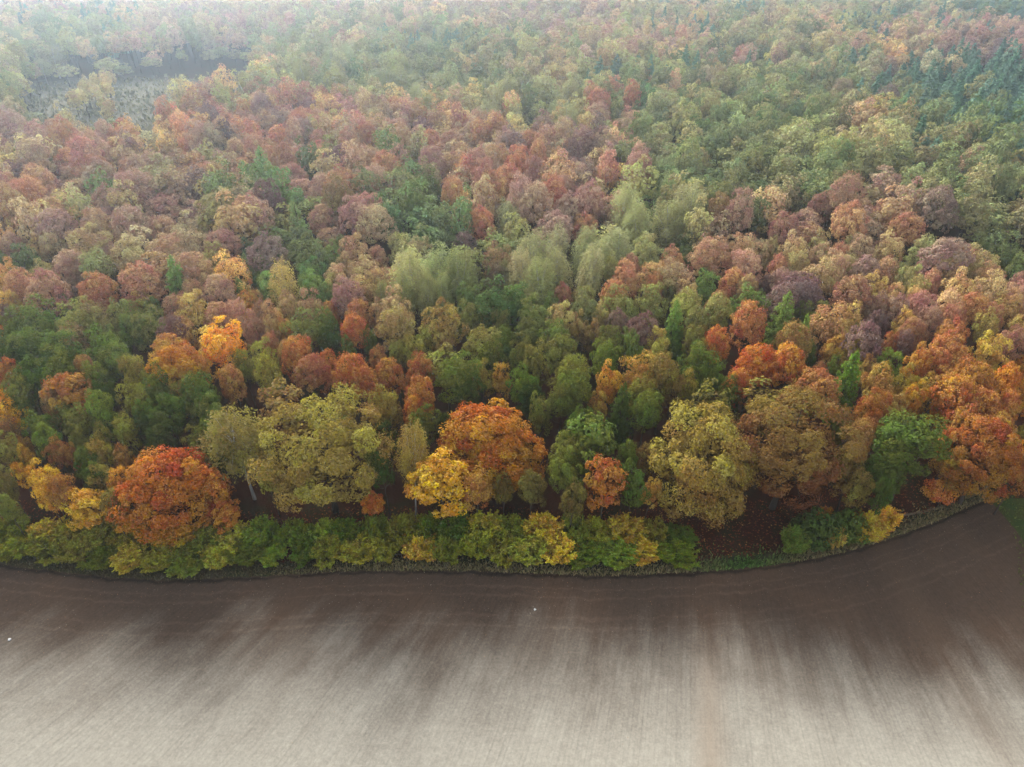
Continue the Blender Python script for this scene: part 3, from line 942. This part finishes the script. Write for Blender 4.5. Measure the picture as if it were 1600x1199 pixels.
# dense, slightly wavy edge line
tx = np.linspace(EX[0], EX[-1], 260)
ty = np.interp(tx, EX, EY)
for _ in range(6):
    ty[1:-1] = (ty[:-2] + ty[1:-1] * 2 + ty[2:]) / 4
wav = 0.22 * np.sin(tx * 1.3) * np.sin(tx * 0.37 + 1) + 0.12 * np.sin(tx * 2.9)
edge_line = np.stack([tx, ty + wav], axis=1)
right_line = np.array([CORNER[0], *CORNER[1:], (CORNER[-1][0] + 1, 0), (CORNER[-1][0] + 3, -300)])
lower = []
for x_, y_ in edge_line:
    lower.append((x_, -300.0))
field = sheet('field', edge_line, lower, 0.012, field_material())
# the part of the field right of the edge line's end, out to the grass margin
ry = np.linspace(edge_line[-1][1], -300, 60)
order = np.argsort(right_line[:, 1])
rx_ = np.interp(ry, right_line[order, 1], right_line[order, 0]) + 0.2 * np.sin(ry * 1.7)
rx_[0] = edge_line[-1][0] + 0.05
field_b = sheet('field', np.stack([np.full(60, edge_line[-1][0]), ry], 1), np.stack([np.maximum(rx_, edge_line[-1][0] + 0.02), ry], 1), 0.012, field.data.materials[0])
# one object for the whole field
fm = np.array([v.co[:] for v in field.data.vertices])
ft = np.array([p.vertices[:] for p in field.data.polygons])
bmv = np.array([v.co[:] for v in field_b.data.vertices])
bt = np.array([p.vertices[:] for p in field_b.data.polygons]) + len(fm)
bpy.data.objects.remove(field_b)
field.data = mesh_np('field', np.concatenate([fm, bmv]), np.concatenate([ft, bt]), field.data.materials[0])
edge_d = np.concatenate([np.zeros(len(edge_line)), edge_line[:, 1] + 300, np.tile(ry[0] - ry, 2)])
field.data.attributes.new('from_edge', 'FLOAT', 'POINT').data.foreach_set('value', edge_d.astype(np.float32))
field['label'] = 'tilled field, dark damp soil near the trees and pale dry soil in the open'

def verge_material(name, a, b, c):
    m, nt, N, L = nodes_of(name)
    out = N.new('ShaderNodeOutputMaterial')
    geo = N.new('ShaderNodeNewGeometry')
    n1 = N.new('ShaderNodeTexNoise')
    n1.inputs['Scale'].default_value = 0.35
    n1.inputs['Detail'].default_value = 5
    L.new(geo.outputs['Position'], n1.inputs['Vector'])
    n2 = N.new('ShaderNodeTexNoise')
    n2.inputs['Scale'].default_value = 5
    n2.inputs['Detail'].default_value = 7
    n2.inputs['Roughness'].default_value = 0.75
    L.new(geo.outputs['Position'], n2.inputs['Vector'])
    f = math_node(nt, 'MULTIPLY', math_node(nt, 'SUBTRACT', n1.outputs['Fac'], 0.4), 5, clamp=True)
    col = mix_rgb(nt, f, mix_rgb(nt, n2.outputs['Fac'], a, b), mix_rgb(nt, n2.outputs['Fac'], a, c))
    bmp = N.new('ShaderNodeBump')
    bmp.inputs['Distance'].default_value = 0.2
    L.new(n2.outputs['Fac'], bmp.inputs['Height'])
    d = N.new('ShaderNodeBsdfDiffuse')
    L.new(col, d.inputs['Color'])
    L.new(bmp.outputs[0], d.inputs['Normal'])
    L.new(d.outputs[0], out.inputs['Surface'])
    return m

up_line = edge_line + np.array([0, 2.6]) + np.stack([np.zeros(len(tx)), 0.4 * np.sin(tx * 0.8)], 1)
verge = sheet('verge', edge_line + np.array([0, -0.35]), up_line, 0.008, verge_material('verge_soil', (0.03, 0.022, 0.014), (0.13, 0.09, 0.05), (0.06, 0.075, 0.03)))
verge['label'] = 'narrow grassy verge between the field and the hedge'
mx0 = np.stack([rx_, ry], 1)
meadow = sheet('meadow', mx0 + np.array([-0.3, 0]), mx0 + np.array([60, 0]), 0.008, verge_material('meadow_grass', (0.035, 0.04, 0.012), (0.10, 0.10, 0.03), (0.06, 0.10, 0.025)))
meadow['label'] = 'green meadow margin right of the tilled field'

PATH_PX = [(1396, 808), (1420, 804), (1445, 799), (1470, 793), (1495, 785), (1518, 775), (1540, 763), (1560, 750)]
pl = np.array([unproject(*p) for p in PATH_PX])
tt = np.linspace(0, 1, 50)
ti = np.linspace(0, 1, len(pl))
pl = np.stack([np.interp(tt, ti, pl[:, 0]), np.interp(tt, ti, pl[:, 1])], 1)
tan_ = np.gradient(pl, axis=0)
nrm = np.stack([-tan_[:, 1], tan_[:, 0]], 1) / np.linalg.norm(tan_, axis=1, keepdims=True)
path = sheet('path', pl - nrm * 0.22, pl + nrm * 0.22, 0.02, verge_material('path_sand', (0.12, 0.09, 0.06), (0.28, 0.22, 0.16), (0.24, 0.19, 0.13)))
path['label'] = 'thin sandy trail along the forest edge'

# ------------------------------------------------------------------ build the single trees
CAT = {'big_oak': 'oak_tree', 'oak': 'oak_tree', 'beech': 'beech_tree', 'big_maple': 'maple_tree', 'maple': 'maple_tree', 'birch': 'birch_tree', 'larch': 'larch_tree', 'spruce': 'spruce_tree'}
GROUP = {'oak_tree': 'oaks in the autumn forest', 'beech_tree': 'beeches in the autumn forest', 'maple_tree': 'maples in the autumn forest', 'birch_tree': 'birches in the autumn forest',
         'larch_tree': 'larches in the autumn forest', 'spruce_tree': 'spruces in the autumn forest'}
NOUN = {k: v.replace('_tree', '') for k, v in CAT.items()}
ORD = ['nearest', 'second', 'third', 'fourth', 'fifth', 'sixth', 'seventh', 'eighth', 'ninth', 'tenth', 'eleventh', 'twelfth', 'thirteenth', 'fourteenth']

def word(code):
    return WORD.get(code) or WORD[code[0]]

count = {}
for t in TREES:
    k = t['kind'].replace('big_', '')
    count[k] = count.get(k, 0) + 1
marks = [t for t in TREES if 'ref' in t]
def describe(t):
    m = min(marks, key=lambda q: (q['px'] - t['px']) ** 2 + ((q['py'] - t['py']) * 1.4) ** 2)
    dx, dy = t['px'] - m['px'], (m['py'] - t['py'])
    a = math.degrees(math.atan2(dy * 1.4, dx)) % 360
    rel = ['right of', 'behind and right of', 'behind', 'behind and left of', 'left of', 'in front and left of', 'in front of', 'in front and right of'][int(((a + 22.5) % 360) // 45)]
    size = 'small ' if t['wpx'] < 27 else ('broad ' if t['wpx'] > 52 else '')
    return (size + word(t['code']) + ' ' + NOUN[t['kind']], rel, m['ref']), dx * dx + dy * dy

buck = {}
for t in TREES:
    if 'label' not in t:
        k, d = describe(t)
        buck.setdefault(k, []).append((d, t))
FILL.sort(key=lambda t: -t['wpx'])
FAR = []
for t in FILL:
    inside = -20 < t['px'] < 1620 and 60 < t['py'] < 860
    if inside and count.get(t['kind'], 0) < N_EACH:
        k, d = describe(t)
        if len(buck.get(k, ())) < 6:
            buck.setdefault(k, []).append((d, t))
            count[t['kind']] = count.get(t['kind'], 0) + 1
            TREES.append(t)
            continue
    FAR.append(t)
for (desc, rel, ref), items in buck.items():
    items.sort(key=lambda q: q[0])
    for i, (_, t) in enumerate(items):
        o = '' if len(items) == 1 else ORD[min(i, len(ORD) - 1)] + ' '
        t['label'] = o + desc + ' ' + rel + ' ' + ref

print('single trees', len(TREES), count, 'far', len(FAR))

def build_tree(t, name, category, group):
    p = PROTO[t['kind']][t['vi']]
    root = bpy.data.objects.new(name, None)
    COL.objects.link(root)
    root.empty_display_size = 1.0
    root.location = (t['x'], t['y'], t['g'])
    e = 1 + 0.16 * math.sin(t['rot'] * 7)
    root.rotation_euler = (0.05 * math.sin(t['rot'] * 5), 0.05 * math.cos(t['rot'] * 3), t['rot'])
    root.scale = (t['sxy'] * e, t['sxy'] / e, t['sz'])
    root['label'] = t['label']
    root['category'] = category
    root['group'] = group
    crown = new_obj('crown', p.crown, root)
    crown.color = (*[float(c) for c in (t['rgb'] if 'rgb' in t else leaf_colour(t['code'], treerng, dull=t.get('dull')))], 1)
    new_obj('trunk', p.trunk, root)
    return root

for t in TREES:
    nm = CAT[t['kind']]
    build_tree(t, nm, 'tree', GROUP[nm])

# ------------------------------------------------------------------ the hedge and the bushes along the field
HEDGE_TOP = [(-40, 826), (0, 824), (100, 828), (200, 838), (300, 840), (400, 832), (500, 832), (600, 820), (700, 818), (800, 804), (830, 800), (900, 816), (1000, 818), (1050, 835), (1090, 862)]
HB = np.array([(p[0], p[1] - 6) for p in EDGE_PX])
HT = np.array(HEDGE_TOP)
HCOL = ['NV', 'VN', 'NL', 'LY', 'N', 'LV', 'V', 'VL', 'N', 'VL', 'LY', 'NV', 'LV', 'LY', 'VN', 'NV', 'L', 'YL', 'ND', 'N', 'NV', 'DN', 'ND', 'VL', 'NL', 'DN', 'VL', 'NV', 'LV', 'NL', 'LY', 'N', 'VN', 'ND', 'NL', 'VL', 'LV', 'NV', 'L', 'YL', 'GL', 'VN', 'N', 'VL', 'NV', 'LY', 'YL', 'LV', 'N']
hedge = []
hr = np.random.default_rng(21)
for row in range(2):
    n = 25
    for i in range(n):
        px = -20 + (i + 0.5 * row) * (1092 / (n - 0.5)) + hr.uniform(-7, 7)
        top, bot = np.interp(px, HT[:, 0], HT[:, 1]), np.interp(px, HB[:, 0], HB[:, 1])
        bx, by = unproject(px, bot, 0)
        by += 1.9 + row * 3.1 + hr.uniform(-0.3, 0.3)
        need = (bot - top) / 85.0
        h = 5.4 * need * hr.uniform(0.82, 1.18) * (0.82 if row == 0 else 1.05)
        rad = hr.uniform(2.4, 3.2)
        code = HCOL[(i * 2 + row) % len(HCOL)]
        hedge.append(dict(x=bx, y=by, g=0.0, rad=rad, kind='shrub', vi=int(hr.integers(4)), code=code, sxy=rad / 2.5, sz=h / 4.2, px=px, row=row, rot=hr.uniform(0, 6.283)))
hm = [(-20, "the hedge's far left end"), (135, 'the low bright yellow tree'), (258, 'the round deep orange maple'), (507, 'the large olive yellow oak'), (688, 'the bright golden maple'),
      (790, 'the orange and gold maple'), (942, 'the slim rust orange tree'), (1075, "the hedge's right end")]
hb = {}
for t in hedge:
    x0, ref = min(hm, key=lambda q: abs(q[0] - t['px']))
    side = 'below' if abs(t['px'] - x0) < 14 else ('left of' if t['px'] < x0 else 'right of')
    hb.setdefault((word(t['code']), side, ref, t['row']), []).append((abs(t['px'] - x0), t))
for (w_, side, ref, row), items in hb.items():
    items.sort(key=lambda q: q[0])
    for i, (_, t) in enumerate(items):
        o = '' if len(items) == 1 else ORD[i] + ' '
        t['label'] = f"{o}{w_} shrub, {'field side' if row == 0 else 'forest side'} of hedge, {side} {ref}"
for t in hedge:
    t['rgb'] = np.clip(leaf_colour(t['code'], hr, 0.14) * np.array([1.02, 1.02, 0.66]), 0, 0.7)
    build_tree(t, 'shrub', 'shrub', 'shrubs of the hedge along the field')

BUSHES = [(1243, 846, 36, 'shrub', 'N', 'light green ferny shrub, leftmost of the small bush group near the field'),
          (1275, 834, 42, 'bush', 'D', 'rounded dark green bush left of a yellow-green bush near the field'),
          (1303, 838, 30, 'shrub', 'LY', 'yellow-green upright bush between two dark green bushes'),
          (1329, 826, 36, 'bush', 'DN', 'rounded dark green bush beside the bright yellow bush'),
          (1358, 828, 40, 'shrub', 'GL', 'bright yellow bush at the right end of the small bush group'),
          (1384, 812, 34, 'shrub', 'GL', 'bright yellow sapling where the sandy trail begins'),
          (1292, 800, 18, 'bush', 'YO', 'small orange gold sapling under the tan brown oak'),
          (1470, 768, 26, 'bush', 'OR', 'low red orange sapling beside the sandy trail')]
for (px, py, w, kind, code, label) in BUSHES:
    p = PROTO[kind]
    vi = int(hr.integers(len(p)))
    x, y = unproject(px, py, 2.0)
    rad = 0.5 * w * depth_of(x, y, 2) / F_PX * 1.4
    s = rad / p[vi].rad
    build_tree(dict(x=x, y=y, g=0.0, kind=kind, vi=vi, code=code, sxy=s, sz=max(0.5, s * 1.15), rot=hr.uniform(0, 6.28), label=label), 'bush', 'bush', 'bushes at the forest edge right of the hedge')

# ------------------------------------------------------------------ far forest: one mass of instanced trees
def far_variant(kind, seed):
    r = np.random.default_rng(seed)
    if kind == 'birch':
        crown, tips = birch_crown(seed, 3.6, 7.0, 13.8, 60, 22, 0.95)
        h = 20.8
    elif kind == 'spruce':
        crown, tips = conifer_crown(seed, 4.0, 3.0, 20.0, 24, 11, 26, 1.0, droop=0.45, point=0.7)
        h = 20.0
    elif kind == 'larch':
        crown, tips = conifer_crown(seed, 3.8, 4.5, 20.5, 18, 9, 16, 0.95, droop=0.1, point=0.75)
        h = 20.5
    elif kind == 'beech':
        crown, tips = broad_crown(seed, 4.7, 5.6, 15.0, n1=30, n2=9, n3=10, leaf=0.58, r1=0.235, r2=0.42, rough=0.12, inner=0.06, zmin=-0.6, egg=0.1)
        h = 20.5
    else:
        crown, tips = broad_crown(seed, 4.5, 6.0, 14.6, n1=22, n2=10, n3=11, leaf=0.62, r1=0.285, r2=0.40, rough=0.2, zmin=-0.7, inner=0.06)
        h = 20.5
    v, t, a = crown
    tv, ttri = make_trunk(h, 0.25, tips[:3] if len(tips) else [], r, 0.8)
    V = np.concatenate([v, tv])
    T = np.concatenate([t, ttri + len(v)])
    A = np.concatenate([a, np.full((len(tv), 4), 0.5)])
    mi = np.concatenate([np.zeros(len(t), int), np.ones(len(ttri), int)])
    return mesh_np('far_' + kind, V, T, [MAT_LEAF_FAR, MAT_BIRCH if kind == 'birch' else MAT_BARK], A, mi)

far_col = bpy.data.collections.new('far_tree_shapes')
far_index = {}
order_names = []
for kind, n in (('beech', 4), ('birch', 2), ('larch', 1), ('oak', 4), ('spruce', 2)):
    for k in range(n):
        nm = f'far_{kind}_shape_{k}'
        o = bpy.data.objects.new(nm, far_variant(kind, 500 + 17 * k + len(kind)))
        far_col.objects.link(o)
        order_names.append((nm, kind))
order_names.sort()
for i, (nm, kind) in enumerate(order_names):
    far_index.setdefault(kind, []).append(i)
FAR_RAD = {'beech': 4.7, 'birch': 3.6, 'larch': 3.6, 'oak': 4.5, 'spruce': 3.2, 'maple': 4.5}

pts, tint, idx, scl, rot = [], [], [], [], []
for t in FAR:
    k = t['kind'] if t['kind'] in far_index else 'oak'
    pts.append((t['x'], t['y'], t['g']))
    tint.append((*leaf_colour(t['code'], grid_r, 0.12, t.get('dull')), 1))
    idx.append(far_index[k][int(grid_r.integers(len(far_index[k])))])
    s = t['rad'] / FAR_RAD[k]
    e = 1 + 0.16 * math.sin(t['rot'] * 7)
    scl.append((s * e, s / e, t['sz']))
    rot.append((0.05 * math.sin(t['rot'] * 5), 0.05 * math.cos(t['rot'] * 3), t['rot']))
me = bpy.data.meshes.new('far_forest')
me.from_pydata(pts, [], [])
me.attributes.new('tint', 'FLOAT_COLOR', 'POINT').data.foreach_set('color', np.array(tint, np.float32).ravel())
me.attributes.new('shape', 'INT', 'POINT').data.foreach_set('value', np.array(idx, np.int32))
me.attributes.new('size', 'FLOAT_VECTOR', 'POINT').data.foreach_set('vector', np.array(scl, np.float32).ravel())
me.attributes.new('turn', 'FLOAT_VECTOR', 'POINT').data.foreach_set('vector', np.array(rot, np.float32).ravel())
far = new_obj('far_forest', me)
far['kind'] = 'stuff'
far['label'] = 'far mixed autumn forest fading into haze'
ng = bpy.data.node_groups.new('far_forest', 'GeometryNodeTree')
ng.interface.new_socket('Geometry', in_out='INPUT', socket_type='NodeSocketGeometry')
ng.interface.new_socket('Geometry', in_out='OUTPUT', socket_type='NodeSocketGeometry')
gi, go = ng.nodes.new('NodeGroupInput'), ng.nodes.new('NodeGroupOutput')
ci = ng.nodes.new('GeometryNodeCollectionInfo')
ci.inputs['Collection'].default_value = far_col
ci.inputs['Separate Children'].default_value = True
ci.inputs['Reset Children'].default_value = True
iop = ng.nodes.new('GeometryNodeInstanceOnPoints')
iop.inputs['Pick Instance'].default_value = True
def named(nm, typ):
    n = ng.nodes.new('GeometryNodeInputNamedAttribute')
    n.data_type = typ
    n.inputs['Name'].default_value = nm
    return n.outputs['Attribute']
ng.links.new(gi.outputs[0], iop.inputs['Points'])
ng.links.new(ci.outputs[0], iop.inputs['Instance'])
ng.links.new(named('shape', 'INT'), iop.inputs['Instance Index'])
e2r = ng.nodes.new('FunctionNodeEulerToRotation')
ng.links.new(named('turn', 'FLOAT_VECTOR'), e2r.inputs[0])
ng.links.new(e2r.outputs[0], iop.inputs['Rotation'])
ng.links.new(named('size', 'FLOAT_VECTOR'), iop.inputs['Scale'])
ng.links.new(iop.outputs[0], go.inputs[0])
md = far.modifiers.new('trees', 'NODES')
md.node_group = ng

# ------------------------------------------------------------------ small ground cover: grass, fallen leaves, stones
def simple_leaf_material(name):
    m, nt, N, L = nodes_of(name)
    out = N.new('ShaderNodeOutputMaterial')
    at = N.new('ShaderNodeAttribute')
    at.attribute_name = 'leaf'
    d = N.new('ShaderNodeBsdfDiffuse')
    L.new(at.outputs['Color'], d.inputs['Color'])
    L.new(d.outputs[0], out.inputs['Surface'])
    return m
MAT_COVER = simple_leaf_material('ground_cover')
gr = np.random.default_rng(33)

def scatter_cards(name, P, Nn, S, Cc, axis=None, aspect=0.6, label=''):
    v, t, a = cards(P, Nn, S, gr, Cc, axis=axis, aspect=aspect)
    o = new_obj(name, mesh_np(name, v, t, MAT_COVER, a))
    o['kind'] = 'stuff'
    o['label'] = label
    return o

# verge grass: blades in tufts, green on the right of the hedge, dry elsewhere
n = 13000
gx = gr.uniform(EX[3] - 14, EX[-1] + 1, n)
gy = np.interp(gx, tx, ty) + gr.gamma(2.0, 0.55, n) - 0.25
gp, _ = project(gx, gy, 0.0)
green = np.clip(1 - np.abs(gp - 1165) / 95, 0, 1) + 0.25 * (gr.uniform(0, 1, n) < 0.4)
dry_c, green_c = np.array([0.22, 0.165, 0.08]), np.array([0.085, 0.16, 0.03])
cc = dry_c * (1 - np.clip(green, 0, 1))[:, None] + green_c * np.clip(green, 0, 1)[:, None]
cc = cc * gr.uniform(0.45, 1.25, size=(n, 1))
ax = np.stack([gr.normal(0, .45, n), gr.normal(0, .45, n), np.ones(n)], 1)
hgt = gr.uniform(0.3, 0.75, n) * (0.55 + 0.45 * np.clip((gp - 350) / 250, 0, 1))
cc = cc * (0.6 + 0.4 * np.clip((gp - 350) / 250, 0, 1))[:, None]
scatter_cards('grass', np.stack([gx, gy, hgt * 0.4], 1), gr.normal(size=(n, 3)) * [1, 1, .3] + [0, -.4, .5], hgt, cc, ax, 0.3, 'tufts of dry and green grass along the field edge')
# rough grass of the far clearing
n = 9000
cpx, cpy = gr.uniform(30, 430, n), gr.uniform(100, 262, n)
keep = np.array([in_poly(a, b, CLEARING) for a, b in zip(cpx, cpy)])
q = np.array([unproject(a, b) for a, b in zip(cpx[keep], cpy[keep])])
n = len(q)
cc = np.array([[0.20, 0.18, 0.11]]) * gr.uniform(0.4, 1.6, size=(n, 1)) + gr.uniform(0, 0.05, size=(n, 1)) * np.array([0.5, 1, 0.2])
ax = np.stack([gr.normal(0, .6, n), gr.normal(0, .6, n), np.ones(n)], 1)
hg = gr.gamma(2.0, 0.4, n) + 0.3
scatter_cards('clearing_grass', np.stack([q[:, 0], q[:, 1], ground_h(q[:, 0], q[:, 1]) + hg * 0.3], 1), gr.normal(size=(n, 3)) * [1, 1, .3] + [0, -.4, .5], hg, cc, ax, 0.6, 'rough dry grass tussocks in the far clearing')
# meadow grass on the right
n = 5000
k = gr.integers(0, 34, n)
my = ry[k] + gr.uniform(-4, 4, n)
mxx = np.interp(my, ry[::-1], rx_[::-1]) + gr.gamma(1.6, 2.2, n) - 0.3
cc = np.array([0.075, 0.105, 0.025]) * gr.uniform(0.5, 1.5, size=(n, 1)) * np.array([1, 1, 1]) + gr.uniform(0, 0.05, size=(n, 1)) * np.array([1, .6, .1])
ax = np.stack([gr.normal(0, .45, n), gr.normal(0, .45, n), np.ones(n)], 1)
scatter_cards('meadow_grass', np.stack([mxx, my, np.full(n, .15)], 1), gr.normal(size=(n, 3)) * [1, 1, .3] + [0, -.4, .6], gr.uniform(.25, .6, n), cc, ax, 0.35, 'green grass right of the field corner')
# fallen leaves under the edge trees and blown onto the field
n = 14000
lx = gr.uniform(EX[3] - 14, EX[-1] + 4, n)
ly = np.interp(lx, tx, ty) + gr.uniform(2.0, 13, n)
pal = np.array([[0.20, 0.055, 0.02], [0.13, 0.03, 0.018], [0.26, 0.11, 0.03], [0.10, 0.05, 0.03], [0.30, 0.17, 0.05]])
cc = pal[gr.choice(5, n, p=[.3, .34, .14, .17, .05])] * gr.uniform(0.6, 1.2, size=(n, 1))
scatter_cards('leaf_litter', np.stack([lx, ly, np.full(n, .05)], 1), gr.normal(size=(n, 3)) * 0.35 + [0, 0, 1], gr.uniform(.15, .4, n), cc, None, 0.7, 'red brown fallen leaves under the forest edge')
n = 3600
lx = gr.uniform(EX[3] - 10, CORNER[1][0], n)
ly = np.interp(lx, tx, ty) - gr.gamma(1.3, 4.2, n) - 0.1
keep = ly > 38
lx, ly = lx[keep], ly[keep]
n = len(lx)
pal = np.array([[0.30, 0.22, 0.15], [0.38, 0.20, 0.08], [0.22, 0.12, 0.07], [0.42, 0.38, 0.30]])
cc = pal[gr.choice(4, n, p=[.4, .27, .28, .05])] * gr.uniform(0.6, 1.15, size=(n, 1))
scatter_cards('fallen_leaves', np.stack([lx, ly, np.full(n, .04)], 1), gr.normal(size=(n, 3)) * 0.3 + [0, 0, 1], gr.uniform(.05, .13, n), cc, None, 0.7, 'pale and orange leaves blown onto the dark soil')

def stone_material():
    m, nt, N, L = nodes_of('pale_stone')
    out = N.new('ShaderNodeOutputMaterial')
    ns = N.new('ShaderNodeTexNoise')
    ns.inputs['Scale'].default_value = 9
    d = N.new('ShaderNodeBsdfDiffuse')
    L.new(mix_rgb(nt, ns.outputs['Fac'], (0.36, 0.35, 0.32), (0.62, 0.60, 0.57)), d.inputs['Color'])
    L.new(d.outputs[0], out.inputs['Surface'])
    return m
MAT_STONE = stone_material()

def stone(px, py, size, label, seed):
    import bmesh
    r = random.Random(seed)
    bm = bmesh.new()
    bmesh.ops.create_icosphere(bm, subdivisions=2, radius=size)
    for v in bm.verts:
        q = v.co.normalized()
        v.co *= 1 + 0.22 * math.sin(q.x * 3 + seed) * math.cos(q.y * 4 + seed) + r.uniform(-0.07, 0.07)
        v.co.z *= 0.6
    me = bpy.data.meshes.new('stone')
    bm.to_mesh(me)
    bm.free()
    me.materials.append(MAT_STONE)
    o = new_obj('stone', me)
    x, y = unproject(px, py, 0.02)
    o.location = (x, y, 0.02 + size * 0.3)
    o['label'] = label
    o['category'] = 'stone'
    o['group'] = 'pale stones on the field'
stone(836, 953, 0.16, 'white stone on dark soil below the slim rust orange tree', 3)
stone(15, 1000, 0.2, 'larger white stone on the soil near the far left of the field', 8)

# ------------------------------------------------------------------ haze: one closed box of thin air round everything
def haze_box():
    m, nt, N, L = nodes_of('haze_air')
    out = N.new('ShaderNodeOutputMaterial')
    pv = N.new('ShaderNodeVolumePrincipled')
    pv.inputs['Color'].default_value = (*HAZE_COLOR, 1)
    pv.inputs['Density'].default_value = HAZE_DENSITY
    pv.inputs['Anisotropy'].default_value = 0.85
    L.new(pv.outputs[0], out.inputs['Volume'])
    x0, x1, y0, y1, z0, z1 = -3100, 3100, -1600, 4100, -8.0, 84.0
    V = [(x, y, z) for z in (z0, z1) for y in (y0, y1) for x in (x0, x1)]
    Fc = [(0, 2, 3, 1), (4, 5, 7, 6), (0, 1, 5, 4), (2, 6, 7, 3), (0, 4, 6, 2), (1, 3, 7, 5)]
    me = bpy.data.meshes.new('haze')
    me.from_pydata(V, [], Fc)
    me.materials.append(m)
    o = new_obj('haze', me)
    o['kind'] = 'stuff'
    o['label'] = 'thin pale autumn haze over the whole forest'
haze_box()
